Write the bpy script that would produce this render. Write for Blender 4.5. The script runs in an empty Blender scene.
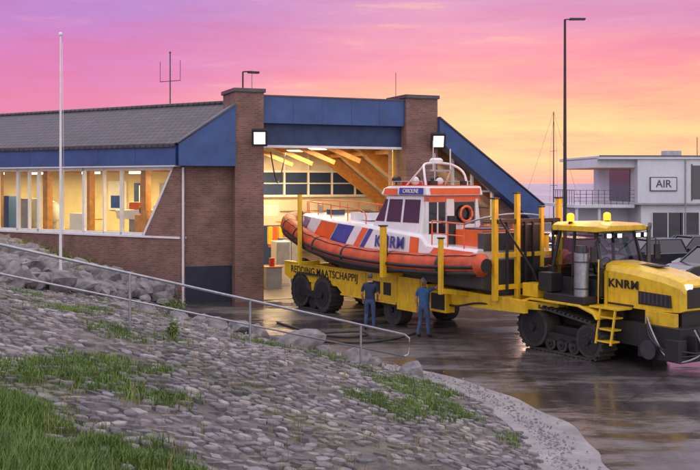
import bpy, bmesh, math, random
import numpy as np
from mathutils import Vector, Matrix, noise
random.seed(7); np.random.seed(7)
scene=bpy.context.scene
R=math.radians
# ------------------------------------------------------------------ materials
def mat(name,color,rough=.5,metal=0,nz=None,bump=None,emit=None,coat=0,spec=None,col2=None,dirt=0):
    m=bpy.data.materials.new(name); m.use_nodes=True
    nt=m.node_tree; N=nt.nodes; L=nt.links; b=N['Principled BSDF']
    c=tuple(color)+(1,)
    b.inputs['Base Color'].default_value=c
    b.inputs['Roughness'].default_value=rough
    b.inputs['Metallic'].default_value=metal
    if coat: b.inputs['Coat Weight'].default_value=coat; b.inputs['Coat Roughness'].default_value=.1
    if spec is not None: b.inputs['Specular IOR Level'].default_value=spec
    tc=N.new('ShaderNodeTexCoord')
    if nz is None: nz=(3,.18)
    t=N.new('ShaderNodeTexNoise'); t.inputs['Scale'].default_value=nz[0]; t.inputs['Detail'].default_value=6; t.inputs['Roughness'].default_value=.65
    L.new(tc.outputs['Object'],t.inputs['Vector'])
    mp=N.new('ShaderNodeMapRange'); mp.inputs[1].default_value=.3; mp.inputs[2].default_value=.7
    L.new(t.outputs['Fac'],mp.inputs[0])
    mx=N.new('ShaderNodeMix'); mx.data_type='RGBA'
    c2=col2 if col2 else tuple(x*(1-nz[1]*2) for x in color)
    mx.inputs[6].default_value=tuple(c2)+(1,); mx.inputs[7].default_value=tuple(min(1,x*(1+nz[1]*.4)) for x in color)+(1,)
    L.new(mp.outputs[0],mx.inputs[0]); outc=mx.outputs[2]
    if dirt:
        # grime: streaky noise, stronger low down
        m3=N.new('ShaderNodeMapping'); m3.inputs['Scale'].default_value=(5,5,1.2); L.new(tc.outputs['Object'],m3.inputs[0])
        t3=N.new('ShaderNodeTexNoise'); t3.inputs['Scale'].default_value=1.6; t3.inputs['Detail'].default_value=8; t3.inputs['Roughness'].default_value=.7; L.new(m3.outputs[0],t3.inputs['Vector'])
        r3=N.new('ShaderNodeMapRange'); r3.inputs[1].default_value=.48; r3.inputs[2].default_value=.72; r3.inputs[4].default_value=dirt; L.new(t3.outputs['Fac'],r3.inputs[0])
        mx2=N.new('ShaderNodeMix'); mx2.data_type='RGBA'; L.new(r3.outputs[0],mx2.inputs[0]); L.new(outc,mx2.inputs[6]); mx2.inputs[7].default_value=(.09,.07,.05,1); outc=mx2.outputs[2]
    L.new(outc,b.inputs['Base Color'])
    m2=N.new('ShaderNodeMapRange'); m2.inputs[3].default_value=min(1,rough*1.25); m2.inputs[4].default_value=rough*.85
    L.new(t.outputs['Fac'],m2.inputs[0]); L.new(m2.outputs[0],b.inputs['Roughness'])
    if bump:
        t2=N.new('ShaderNodeTexNoise'); t2.inputs['Scale'].default_value=bump[0]; t2.inputs['Detail'].default_value=5
        L.new(tc.outputs['Object'],t2.inputs['Vector'])
        bp=N.new('ShaderNodeBump'); bp.inputs['Strength'].default_value=bump[1]; bp.inputs['Distance'].default_value=.02
        L.new(t2.outputs['Fac'],bp.inputs['Height']); L.new(bp.outputs[0],b.inputs['Normal'])
    if emit:
        b.inputs['Emission Color'].default_value=tuple(emit[0])+(1,); b.inputs['Emission Strength'].default_value=emit[1]
    return m
def mixrgb(N,L,fac,a,b,mode='MIX'):
    x=N.new('ShaderNodeMix'); x.data_type='RGBA'; x.blend_type=mode
    for i,v in ((0,fac),(6,a),(7,b)):
        if hasattr(v,'links') or isinstance(v,bpy.types.NodeSocket): L.new(v,x.inputs[i])
        else: x.inputs[i].default_value=v if i==0 else tuple(v)+(1,)
    return x.outputs[2]
def ramp(N,L,src,stops):
    r=N.new('ShaderNodeValToRGB'); e=r.color_ramp.elements
    while len(e)<len(stops): e.new(.5)
    for i,(p,c) in enumerate(stops):
        e[i].position=p; e[i].color=(tuple(c) if len(c)>=3 else (c[0],)*3)+(1,)
    L.new(src,r.inputs[0]); return r.outputs[0]
def noise_n(N,L,vec,scale,detail=5,rough=.6):
    t=N.new('ShaderNodeTexNoise'); t.inputs['Scale'].default_value=scale; t.inputs['Detail'].default_value=detail; t.inputs['Roughness'].default_value=rough
    if vec: L.new(vec,t.inputs['Vector'])
    return t.outputs['Fac']
def math_n(N,L,op,a,b_=None,clamp=False):
    m=N.new('ShaderNodeMath'); m.operation=op; m.use_clamp=clamp
    for i,v_ in enumerate((a,b_)):
        if v_ is None: continue
        if isinstance(v_,(int,float)): m.inputs[i].default_value=v_
        else: L.new(v_,m.inputs[i])
    return m.outputs[0]
def brick_mat(name,c1,c2,mortar,bw=.23,bh=.075,ms=.012,roof=False):
    m=bpy.data.materials.new(name); m.use_nodes=True; nt=m.node_tree; N=nt.nodes; L=nt.links; b=N['Principled BSDF']
    tc=N.new('ShaderNodeTexCoord'); sp=N.new('ShaderNodeSeparateXYZ'); L.new(tc.outputs['Object'],sp.inputs[0])
    cb=N.new('ShaderNodeCombineXYZ')
    if roof: L.new(sp.outputs[0],cb.inputs[0]); L.new(sp.outputs[1],cb.inputs[1])
    else:
        ad=N.new('ShaderNodeMath'); L.new(sp.outputs[0],ad.inputs[0]); L.new(sp.outputs[1],ad.inputs[1])
        L.new(ad.outputs[0],cb.inputs[0]); L.new(sp.outputs[2],cb.inputs[1])
    t=N.new('ShaderNodeTexBrick'); L.new(cb.outputs[0],t.inputs['Vector'])
    t.inputs['Color1'].default_value=tuple(c1)+(1,); t.inputs['Color2'].default_value=tuple(c2)+(1,); t.inputs['Mortar'].default_value=tuple(mortar)+(1,)
    t.inputs['Scale'].default_value=1; t.inputs['Brick Width'].default_value=bw; t.inputs['Row Height'].default_value=bh; t.inputs['Mortar Size'].default_value=ms
    n=noise_n(N,L,tc.outputs['Object'],1.3)
    r=ramp(N,L,n,[(.3,(.68,.68,.7)),(.7,(1.15,1.12,1.1))])
    L.new(mixrgb(N,L,1.0,t.outputs['Color'],r,'MULTIPLY'),b.inputs['Base Color'])
    b.inputs['Roughness'].default_value=.85 if not roof else .55
    bp=N.new('ShaderNodeBump'); bp.inputs['Strength'].default_value=.6; bp.inputs['Distance'].default_value=.01 if not roof else .05; bp.invert=True
    L.new(t.outputs['Fac'],bp.inputs['Height']); L.new(bp.outputs[0],b.inputs['Normal'])
    return m
M={}
M['brick']=brick_mat('brick',(.27,.125,.095),(.17,.08,.062),(.21,.17,.155))
M['plinth']=mat('plinth_blue',(.015,.02,.045),.5)
M['tiles']=brick_mat('roof_tiles',(.07,.062,.075),(.045,.04,.05),(.012,.012,.014),.3,.34,.035,True)
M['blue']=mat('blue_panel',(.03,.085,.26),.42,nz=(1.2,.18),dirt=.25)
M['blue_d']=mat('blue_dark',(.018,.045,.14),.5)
M['white']=mat('white_paint',(.75,.75,.76),.4,nz=(2,.08))
M['render']=mat('white_render',(.64,.67,.72),.7,nz=(.5,.08),dirt=.15)
M['grey']=mat('grey_paint',(.33,.34,.36),.5)
M['galv']=mat('galvanised',(.42,.44,.47),.38,.8,nz=(9,.15))
M['black']=mat('black',(.022,.022,.024),.45)
M['rubber']=mat('rubber',(.018,.018,.019),.75,bump=(30,.3),nz=(5,.2),col2=(.06,.052,.044))
M['yellow']=mat('yellow_paint',(.80,.50,.015),.38,nz=(2.2,.12),coat=.25,dirt=.45)
M['yellow2']=mat('tractor_yellow',(.80,.52,.02),.32,nz=(3,.12),coat=.3,dirt=.4)
M['orange']=mat('orange_grp',(.80,.13,.02),.32,nz=(2,.1),coat=.4)
M['tube']=mat('orange_tube',(.62,.085,.02),.55,nz=(2,.22),dirt=.35)
M['boatblue']=mat('boat_blue',(.02,.06,.32),.3,coat=.4)
M['boatwhite']=mat('boat_white',(.76,.76,.76),.28,nz=(2,.07),coat=.4,dirt=.15)
M['hull']=mat('hull_grey',(.07,.075,.085),.4)
M['red']=mat('red',(.6,.03,.02),.4)
M['wood']=mat('timber',(.55,.25,.075),.45,nz=(4,.2))
M['warmwall']=mat('warm_wall',(.74,.62,.38),.8,nz=(1,.1))
M['inwall']=mat('interior_wall',(.66,.60,.50),.8,nz=(1,.12))
M['floor']=mat('interior_floor',(.22,.20,.18),.3)
M['steel']=mat('dark_steel',(.10,.10,.11),.4,.6)
M['skin']=mat('skin',(.50,.27,.19),.5)
M['hair']=mat('hair',(.10,.085,.08),.8)
M['hair2']=mat('grey_hair',(.22,.19,.17),.8)
M['jeans']=mat('jeans',(.05,.085,.18),.85,bump=(40,.3),nz=(6,.2))
M['shirt']=mat('shirt_blue',(.03,.11,.26),.8,nz=(7,.2))
M['shirt2']=mat('shirt_navy',(.025,.035,.08),.8,nz=(7,.2))
M['shoe']=mat('shoe',(.025,.022,.02),.6)
M['lamp']=mat('lamp_tube',(1,1,1),.5,emit=((1,.82,.5),12))
M['lampw']=mat('lamp_white',(.8,.8,.8),.5,emit=((1,.93,.82),.75))
M['head']=mat('headlamp',(1,1,1),.5,emit=((1,.93,.8),3))
M['beacon']=mat('beacon',(1,.2,.01),.3,emit=((1,.27,.01),3.2))
M['tail']=mat('tail_lamp',(.5,.01,.01),.3)
M['rock']=mat('boulder_rock',(.25,.235,.24),.85,nz=(2.6,.32),bump=(7,.9))
M['concrete']=mat('concrete',(.30,.285,.28),.85,nz=(1.1,.2),bump=(18,.3),col2=(.17,.16,.16))
def glass(name,tint,base):
    m=bpy.data.materials.new(name); m.use_nodes=True; N=m.node_tree.nodes; L=m.node_tree.links
    out=N['Material Output']; N.remove(N['Principled BSDF'])
    a=N.new('ShaderNodeBsdfTransparent'); a.inputs[0].default_value=tuple(tint)+(1,)
    g=N.new('ShaderNodeBsdfGlossy'); g.inputs['Roughness'].default_value=.03; g.inputs[0].default_value=(.9,.9,.9,1)
    f=N.new('ShaderNodeLayerWeight'); f.inputs[0].default_value=.5
    p=N.new('ShaderNodeMath'); p.operation='POWER'; p.inputs[1].default_value=4; L.new(f.outputs['Facing'],p.inputs[0])
    ad=N.new('ShaderNodeMath'); ad.operation='MULTIPLY_ADD'; ad.inputs[1].default_value=.8; ad.inputs[2].default_value=base; L.new(p.outputs[0],ad.inputs[0])
    x=N.new('ShaderNodeMixShader'); L.new(ad.outputs[0],x.inputs[0]); L.new(a.outputs[0],x.inputs[1]); L.new(g.outputs[0],x.inputs[2]); L.new(x.outputs[0],out.inputs[0])
    return m
M['glass']=glass('window_glass',(.95,.96,.92),.03)
M['dglass']=mat('dark_glass',(.012,.016,.024),.06,nz=(1,.0),spec=.8)
M['cglass']=glass('cab_glass',(.5,.54,.53),.07)

# ------------------------------------------------------------------ mesh builder
class MB:
    def __init__(s): s.v=[];s.f=[];s.m=[];s.sm=[];s.slots=[]
    def add(s,vs,fs,m,smooth=False):
        if m not in s.slots: s.slots.append(m)
        k=s.slots.index(m); o=len(s.v)
        s.v+= [tuple(x) for x in vs]
        for f in fs: s.f.append(tuple(i+o for i in f)); s.m.append(k); s.sm.append(smooth)
    def box(s,c,d,m,rot=None):
        c=Vector(c); vs=[]
        for x in (-.5,.5):
            for y in (-.5,.5):
                for z in (-.5,.5):
                    p=Vector((x*d[0],y*d[1],z*d[2]))
                    if rot is not None: p=rot@p
                    vs.append(c+p)
        s.add(vs,[(0,1,3,2),(4,6,7,5),(0,4,5,1),(2,3,7,6),(0,2,6,4),(1,5,7,3)],m)
    def bx(s,x0,x1,y0,y1,z0,z1,m): s.box(((x0+x1)/2,(y0+y1)/2,(z0+z1)/2),(abs(x1-x0),abs(y1-y0),abs(z1-z0)),m)
    def beam(s,p0,p1,w,h,m):
        p0=Vector(p0);p1=Vector(p1);d=p1-p0
        rot=d.to_track_quat('X','Z').to_matrix()
        s.box((p0+p1)/2,(d.length,w,h),m,rot)
    def cyl(s,p0,p1,r0,m,r1=None,n=16,smooth=True):
        r1=r0 if r1 is None else r1
        p0=Vector(p0);p1=Vector(p1);q=(p1-p0).to_track_quat('Z','Y').to_matrix()
        vs=[];
        for p,r in ((p0,r0),(p1,r1)):
            for i in range(n):
                a=2*math.pi*i/n; vs.append(p+q@Vector((r*math.cos(a),r*math.sin(a),0)))
        s.add(vs,[(i,(i+1)%n,n+(i+1)%n,n+i) for i in range(n)],m,smooth)
        s.add(vs,[tuple(range(n))[::-1],tuple(range(n,2*n))],m,False)
    def tube(s,pts,r,m,n=10,closed=False):
        pts=[Vector(p) for p in pts]; K=len(pts); rr=r if isinstance(r,(list,tuple)) else [r]*K
        vs=[];up=Vector((0,0,1))
        for k,p in enumerate(pts):
            a=pts[(k-1)%K] if (closed or k>0) else p; b=pts[(k+1)%K] if (closed or k<K-1) else p
            t=(b-a).normalized(); u=up if abs(t.dot(up))<.95 else Vector((1,0,0))
            x=t.cross(u).normalized(); y=x.cross(t)
            for i in range(n):
                an=2*math.pi*i/n; vs.append(p+(x*math.cos(an)+y*math.sin(an))*rr[k])
        fs=[]
        for k in range(K if closed else K-1):
            for i in range(n):
                j=(i+1)%n;k2=(k+1)%K
                fs.append((k*n+i,k*n+j,k2*n+j,k2*n+i))
        if not closed: fs+=[tuple(range(n)),tuple(range((K-1)*n,K*n))]
        s.add(vs,fs,m,True)
    def prism(s,poly,ax,a,b,m,smooth=False):
        n=len(poly); vs=[]
        for t in (a,b):
            for (u,w) in poly:
                vs.append({'y':(u,t,w),'x':(t,u,w),'z':(u,w,t)}[ax])
        s.add(vs,[(i,(i+1)%n,n+(i+1)%n,n+i) for i in range(n)]+[tuple(range(n))[::-1],tuple(range(n,2*n))],m,smooth)
    def sph(s,c,r,m,n=16,k=10):
        if not isinstance(r,(tuple,list)): r=(r,r,r)
        vs=[];fs=[]
        for j in range(1,k):
            ph=math.pi*j/k
            for i in range(n):
                a=2*math.pi*i/n; vs.append((c[0]+r[0]*math.sin(ph)*math.cos(a),c[1]+r[1]*math.sin(ph)*math.sin(a),c[2]+r[2]*math.cos(ph)))
        t=len(vs); vs+=[(c[0],c[1],c[2]+r[2]),(c[0],c[1],c[2]-r[2])]
        for j in range(k-2):
            for i in range(n): fs.append((j*n+i,j*n+(i+1)%n,(j+1)*n+(i+1)%n,(j+1)*n+i))
        for i in range(n): fs.append((t,(i+1)%n,i)); fs.append((t+1,(k-2)*n+i,(k-2)*n+(i+1)%n))
        s.add(vs,fs,m,True)
    def obj(s,name,parent=None,bevel=0,recalc=True,loc=None,rotz=0):
        me=bpy.data.meshes.new(name); me.from_pydata(s.v,[],s.f)
        for k in s.slots: me.materials.append(M[k] if isinstance(k,str) else k)
        me.polygons.foreach_set('material_index',s.m); me.polygons.foreach_set('use_smooth',s.sm)
        if recalc:
            bm=bmesh.new(); bm.from_mesh(me); bmesh.ops.recalc_face_normals(bm,faces=bm.faces); bm.to_mesh(me); bm.free()
        o=bpy.data.objects.new(name,me); scene.collection.objects.link(o)
        if parent: o.parent=parent
        if loc: o.location=loc
        o.rotation_euler[2]=rotz
        if bevel:
            b=o.modifiers.new('b','BEVEL'); b.width=bevel; b.segments=2; b.limit_method='ANGLE'; b.angle_limit=R(40)
        return o
def empty(name,loc=(0,0,0),rotz=0,parent=None):
    e=bpy.data.objects.new(name,None); scene.collection.objects.link(e)
    e.location=loc; e.rotation_euler[2]=rotz; e.empty_display_size=.3
    if parent:
        pm=Matrix.Translation(parent.location)@Matrix.Rotation(parent.rotation_euler[2],4,'Z')
        e.parent=parent; e.matrix_parent_inverse=pm.inverted()
    return e
def text(name,body,size,loc,rot,m,parent,ext=.006,sx=1,bold=0,sp=1.0):
    c=bpy.data.curves.new(name,'FONT'); c.body=body; c.size=size; c.extrude=ext; c.align_x='CENTER'; c.align_y='CENTER'; c.offset=bold; c.space_character=sp
    o=bpy.data.objects.new(name,c); scene.collection.objects.link(o)
    dg=bpy.context.evaluated_depsgraph_get(); me=bpy.data.meshes.new_from_object(o.evaluated_get(dg))
    bpy.data.objects.remove(o); me.materials.clear(); me.materials.append(M[m])
    o=bpy.data.objects.new(name,me); scene.collection.objects.link(o); o.parent=parent; o.location=loc; o.rotation_euler=rot; o.scale=(sx,1,1)
    return o
def smooth_path(pts,k=6):
    P=[Vector(p) for p in pts]; out=[]
    for i in range(len(P)-1):
        p0=P[max(i-1,0)];p1=P[i];p2=P[i+1];p3=P[min(i+2,len(P)-1)]
        for j in range(k):
            t=j/k
            out.append(.5*((2*p1)+(p2-p0)*t+(2*p0-5*p1+4*p2-p3)*t*t+(3*p1-p0-3*p2+p3)*t**3))
    out.append(P[-1]); return out

# ------------------------------------------------------------------ terrain
TOE=np.array([(-9,62),(-7.2,42),(-6.7,36.4),(-4.9,31),(-1.5,26.6),(1.87,22.2),(2.9,19.6),(3.35,17.2),(3.3,15.2),(4.2,11),(8,4),(12,-4),(18,-20)],float)
def toe_d(x,y):
    x=np.asarray(x,float);y=np.asarray(y,float)
    best=np.full(x.shape,1e9);sg=np.zeros(x.shape)
    for i in range(len(TOE)-1):
        a=TOE[i];b=TOE[i+1];d=b-a;l2=d@d
        t=np.clip(((x-a[0])*d[0]+(y-a[1])*d[1])/l2,0,1)
        px=a[0]+t*d[0];py=a[1]+t*d[1]
        ds=np.hypot(x-px,y-py); cr=d[0]*(y-a[1])-d[1]*(x-a[0])
        k=ds<best-1e-9; best=np.where(k,ds,best); sg=np.where(k,-np.sign(cr),sg)
    return best*sg
def terr(x,y):
    d=toe_d(x,y)
    z=np.where(d>0,4.0*np.tanh(.275*np.maximum(d,0)/4.0),-.12)
    ly=(x+6.44)*.519+(y-36.0)*.855
    z=np.where(ly>-.2,np.minimum(z,1.7),np.where(ly>-5,np.minimum(z,2.25),z))
    z=z+np.where(d>0,.05*np.sin(x*1.3+y*.7)*np.sin(y*.9-x*.4)*np.clip(d,0,1),0)
    return z
def tz(x,y): return float(terr(np.array([x]),np.array([y]))[0])

def ground_mat():
    m=bpy.data.materials.new('asphalt'); m.use_nodes=True; N=m.node_tree.nodes; L=m.node_tree.links; b=N['Principled BSDF']
    tc=N.new('ShaderNodeTexCoord'); o=tc.outputs['Object']
    n1=noise_n(N,L,o,.16,4); n2=noise_n(N,L,o,1.5,6); n3=noise_n(N,L,o,60,3)
    c=ramp(N,L,n1,[(.35,(.10,.092,.092)),(.65,(.17,.155,.148))])
    c=mixrgb(N,L,1.0,c,ramp(N,L,n2,[(.3,(.72,.72,.74)),(.7,(1.15,1.13,1.1))]),'MULTIPLY')
    c=mixrgb(N,L,1.0,c,ramp(N,L,n3,[(.35,(.75,.75,.75)),(.65,(1.2,1.2,1.2))]),'MULTIPLY')
    mp=N.new('ShaderNodeMapping'); mp.inputs['Scale'].default_value=(.16,.5,1); mp.inputs['Rotation'].default_value=(0,0,R(12)); L.new(o,mp.inputs[0])
    n4=noise_n(N,L,mp.outputs[0],1.0,7,.72)
    w=ramp(N,L,n4,[(.42,(0,0,0)),(.54,(1,1,1))])
    c=mixrgb(N,L,w,c,mixrgb(N,L,1.0,c,(.5,.49,.5),'MULTIPLY'))
    sp=N.new('ShaderNodeTexBrick'); mp2=N.new('ShaderNodeMapping'); mp2.inputs['Rotation'].default_value=(0,0,R(33)); L.new(o,mp2.inputs[0]); L.new(mp2.outputs[0],sp.inputs['Vector'])
    sp.inputs['Scale'].default_value=1; sp.inputs['Brick Width'].default_value=6; sp.inputs['Row Height'].default_value=5; sp.inputs['Mortar Size'].default_value=.022; sp.offset=0
    c=mixrgb(N,L,math_n(N,L,'MULTIPLY',sp.outputs['Fac'],.7),c,(.04,.038,.038))
    tr=N.new('ShaderNodeMapping'); tr.inputs['Rotation'].default_value=(0,0,R(-33.4)); tr.inputs['Scale'].default_value=(1.3,.04,1); L.new(o,tr.inputs[0])
    n5=noise_n(N,L,tr.outputs[0],1.2,4,.6)
    c=mixrgb(N,L,1.0,c,ramp(N,L,n5,[(.38,(.72,.72,.72)),(.5,(1,1,1))]),'MULTIPLY')
    L.new(c,b.inputs['Base Color'])
    r=ramp(N,L,w,[(0,(.5,.5,.5)),(1,(.09,.09,.09))]); L.new(r,b.inputs['Roughness'])
    b.inputs['Specular IOR Level'].default_value=.6
    bp=N.new('ShaderNodeBump'); bp.inputs['Distance'].default_value=.01; L.new(n3,bp.inputs['Height']); L.new(bp.outputs[0],b.inputs['Normal'])
    L.new(ramp(N,L,w,[(0,(.3,.3,.3)),(1,(.06,.06,.06))]),bp.inputs['Strength'])
    return m
M['asphalt']=ground_mat()
def slope_mat(name,isl):
    m=bpy.data.materials.new(name); m.use_nodes=True; N=m.node_tree.nodes; L=m.node_tree.links; b=N['Principled BSDF']
    tc=N.new('ShaderNodeTexCoord'); o=tc.outputs['Object']
    if isl:
        g=N.new('ShaderNodeNewGeometry'); c=ramp(N,L,g.outputs['Random Per Island'],[(0,(.14,.135,.145)),(.5,(.22,.21,.22)),(.9,(.30,.285,.285)),(1,(.42,.40,.39))])
    else: c=ramp(N,L,noise_n(N,L,o,3,6),[(.3,(.075,.07,.065)),(.7,(.18,.165,.15))])
    c=mixrgb(N,L,1.0,c,ramp(N,L,noise_n(N,L,o,9,6),[(.3,(.65,.65,.67)),(.7,(1.2,1.18,1.15))]),'MULTIPLY')
    c=mixrgb(N,L,1.0,c,ramp(N,L,noise_n(N,L,o,.35,4),[(.35,(.75,.75,.78)),(.65,(1.15,1.13,1.1))]),'MULTIPLY')
    mo=ramp(N,L,noise_n(N,L,o,.45,6,.7),[(.52,(0,0,0)),(.68,(.7,.7,.7))])
    c=mixrgb(N,L,mo,c,(.085,.105,.04))
    L.new(c,b.inputs['Base Color']); b.inputs['Roughness'].default_value=.9
    bp=N.new('ShaderNodeBump'); bp.inputs['Strength'].default_value=.6; bp.inputs['Distance'].default_value=.02; L.new(noise_n(N,L,o,22,5),bp.inputs['Height']); L.new(bp.outputs[0],b.inputs['Normal'])
    return m
M['slope']=slope_mat('slope_soil',False); M['blocks']=slope_mat('revetment_block',True)

def sea_mat():
    m=bpy.data.materials.new('sea_water'); m.use_nodes=True; N=m.node_tree.nodes; L=m.node_tree.links; b=N['Principled BSDF']
    b.inputs['Roughness'].default_value=.6; b.inputs['Specular IOR Level'].default_value=.2
    tc=N.new('ShaderNodeTexCoord'); mp=N.new('ShaderNodeMapping'); mp.inputs['Scale'].default_value=(.1,.03,1); L.new(tc.outputs['Object'],mp.inputs[0])
    n=noise_n(N,L,mp.outputs[0],.3,6)
    L.new(ramp(N,L,n,[(.3,(.20,.20,.30)),(.7,(.36,.30,.38))]),b.inputs['Base Color'])
    bp=N.new('ShaderNodeBump'); bp.inputs['Strength'].default_value=.6; bp.inputs['Distance'].default_value=.4; L.new(noise_n(N,L,tc.outputs['Object'],.6,4),bp.inputs['Height']); L.new(bp.outputs[0],b.inputs['Normal'])
    return m
M['sea']=sea_mat()
b=MB(); b.add([(-4000,60,-1.6),(4000,60,-1.6),(4000,9000,-1.6),(-4000,9000,-1.6)],[(0,1,2,3)],'sea'); b.obj('sea')
b=MB(); b.bx(-300,300,-60,98,-3,0,'asphalt'); b.obj('ground')
xs=np.arange(-45,13.01,.3); ys=np.arange(-9,60.01,.3); X,Y=np.meshgrid(xs,ys); Z=terr(X,Y)
nx=len(xs);ny=len(ys); vs=np.stack([X.ravel(),Y.ravel(),Z.ravel()],1).tolist()
fs=[(j*nx+i,j*nx+i+1,(j+1)*nx+i+1,(j+1)*nx+i) for j in range(ny-1) for i in range(nx-1) if max(Z[j,i],Z[j,i+1],Z[j+1,i],Z[j+1,i+1])>-.11]
b=MB(); b.add(vs,fs,'slope',True); b.obj('dike_slope',recalc=False)
b=MB()
ang=math.atan2(-.786,.618); ca,sa=math.cos(ang),math.sin(ang)
sp=.205; pts=[]
for i in range(-120,160):
    for j in range(-130,80):
        u=(i+(.5 if j%2 else 0))*sp+random.uniform(-.035,.035); w=j*sp*.92+random.uniform(-.03,.03)
        x=ca*u-sa*w; y=22+sa*u+ca*w
        if y<4.5 or y>33 or x<-17 or x>5: continue
        if abs(x)>.4*y+1.5: continue
        pts.append((x,y))
P=np.array(pts); D=toe_d(P[:,0],P[:,1]); Zp=terr(P[:,0],P[:,1])
for (x,y),d,z in zip(pts,D,Zp):
    if d<.25 or d>15: continue
    gap=noise.noise(Vector((x*.6,y*.6,5)))
    if random.random()<(.05 if gap<.15 else .35): continue
    n=random.choice((4,5,5,6)); r=sp*.5*random.uniform(.8,1.08); h=random.uniform(.01,.055)+max(0,random.gauss(0,.012)); a0=random.random()*6
    vs=[];tx,ty=random.uniform(-.2,.2),random.uniform(-.2,.2)
    rr=[random.uniform(.78,1.15) for _ in range(n)]
    for (k,zz) in ((1,-.06),(1,h*.65),(.8,h)):
        for q in range(n):
            a=a0+2*math.pi*q/n; px=r*k*rr[q]*math.cos(a);py=r*k*rr[q]*math.sin(a)
            vs.append((x+px,y+py,z+zz+px*tx+py*ty+.23*(px*-.786+py*-.618)))
    fs=[]
    for k in range(2): fs+=[(k*n+q,k*n+(q+1)%n,(k+1)*n+(q+1)%n,(k+1)*n+q) for q in range(n)]
    fs.append(tuple(range(2*n,3*n))); b.add(vs,fs,'blocks')
b.obj('stone_revetment',recalc=False)
b=MB(); tp=[p for p in smooth_path([(a[0],a[1],0) for a in TOE[3:11]],8)]
vs=[];fs=[]
for i,p in enumerate(tp):
    t=(tp[min(i+1,len(tp)-1)]-tp[max(i-1,0)]).normalized(); nr=Vector((-t.y,t.x,0))
    wd=.30+.6*min(1,max(0,(25-p.y)/7))+.06*math.sin(i*.9)
    for (o,z) in ((-.35,.09),(0,.05),(wd,.016),(wd+.02,-.02)): vs.append((p.x+nr.x*o,p.y+nr.y*o,z))
for i in range(len(tp)-1):
    for k in range(3): fs.append((i*4+k,i*4+k+1,(i+1)*4+k+1,(i+1)*4+k))
b.add(vs,fs,'concrete'); b.obj('concrete_edge_pavement')
b=MB()
for _ in range(3200):
    i=random.randrange(6,len(tp)-1); p=tp[i]; t=(tp[i+1]-tp[i-1]).normalized(); nr=Vector((-t.y,t.x,0)); o=random.gauss(-.1,.3); q=p+nr*o+t*random.uniform(-.5,.5)
    s=random.uniform(.010,.032); z=max(.02,tz(q.x,q.y)) if o<-.3 else .045
    b.add([(q.x+s,q.y,z),(q.x,q.y+s,z),(q.x-s,q.y,z),(q.x,q.y-s,z),(q.x,q.y,z+s)],[(0,1,4),(1,2,4),(2,3,4),(3,0,4)],'blocks')
b.obj('gravel',recalc=False)

# ------------------------------------------------------------------ vegetation
def leafmat(name,c1,c2):
    m=bpy.data.materials.new(name); m.use_nodes=True; N=m.node_tree.nodes; L=m.node_tree.links; b=N['Principled BSDF']
    g=N.new('ShaderNodeNewGeometry'); c=ramp(N,L,g.outputs['Random Per Island'],[(0,c1),(1,c2)]); 
    tc=N.new('ShaderNodeTexCoord'); c=mixrgb(N,L,1.0,c,ramp(N,L,noise_n(N,L,tc.outputs['Object'],1.1,4),[(.35,(.6,.65,.6)),(.65,(1.2,1.15,1.0))]),'MULTIPLY')
    L.new(c,b.inputs['Base Color']); b.inputs['Roughness'].default_value=.6
    return m
M['grass']=leafmat('grass_blades',(.05,.11,.018),(.18,.28,.05))
M['drygrass']=leafmat('dry_grass_blades',(.14,.12,.05),(.32,.26,.13))
M['leaf']=leafmat('leaves',(.04,.08,.02),(.14,.17,.04))
def blades(b,x,y,z,n,h,spread,m,w=.006):
    for _ in range(n):
        a=random.random()*6.283; r=spread*math.sqrt(random.random()); px=x+r*math.cos(a);py=y+r*math.sin(a)
        hh=h*random.uniform(.5,1.15); ln=hh*random.uniform(.1,.65); a2=random.random()*6.283; dx=math.cos(a2);dy=math.sin(a2)
        wx,wy=-dy*w,dx*w
        vs=[(px-wx,py-wy,z-.03),(px+wx,py+wy,z-.03),(px+dx*ln*.35+wx*.8,py+dy*ln*.35+wy*.8,z+hh*.6),(px+dx*ln*.35-wx*.8,py+dy*ln*.35-wy*.8,z+hh*.6),(px+dx*ln,py+dy*ln,z+hh)]
        b.add(vs,[(0,1,2,3),(3,2,4)],m)
def nearf(x,y): return -((x+.45)*.684+(y-8.1)*.729)+1.1*noise.noise(Vector((x*.8,y*.8,2)))+.5*noise.noise(Vector((x*2.6,y*2.6,4)))
b=MB()
cand=np.random.rand(42000,2); cy=4.8+cand[:,1]**1.2*26; cx=(-.42+cand[:,0]*.68)*cy
cd=toe_d(cx,cy); cz=terr(cx,cy)
for x,y,d,z in zip(cx,cy,cd,cz):
    if d<.5: continue
    nv=noise.fractal(Vector((x*.4,y*.4,3)),1,2,4)+.3*noise.noise(Vector((x*1.7,y*1.7,9)))
    near=nearf(x,y)
    if near>0: 
        blades(b,x,y,z,14,.10+.16*min(1,near),.16,'grass',.0045); continue
    if near>-.7 and random.random()<.35: blades(b,x,y,z,8,.10,.1,'grass',.0045); continue
    if nv<.27 or random.random()>min(1,(nv-.27)*6+.12): continue
    blades(b,x,y,z,9,random.uniform(.06,.16),.14,'grass',.006)
for _ in range(3000):
    y=random.uniform(5.4,11.5); x=random.uniform(-.42,.0)*y
    near=nearf(x,y)
    if near>0: blades(b,x,y,tz(x,y),15,.12+.16*min(1,near)*random.uniform(.6,1.3),.15,'grass',.0045)
b.obj('grass',recalc=False)
b=MB()
for _ in range(520):
    s=random.uniform(1.6,7.5); yy=-random.uniform(.2,1.3)
    x=-6.44-.855*s+.519*yy; y=36+.519*s+.855*yy
    blades(b,x,y,tz(x,y),10,random.uniform(.3,.75),.2,random.choice(('drygrass','drygrass','grass')),.012)
for _ in range(520):
    y=random.uniform(6,27); x=random.uniform(-.38,.1)*y
    if toe_d(np.array([x]),np.array([y]))[0]<.5: continue
    blades(b,x,y,tz(x,y),7,random.uniform(.08,.3),.1,'drygrass',.0035)
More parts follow.
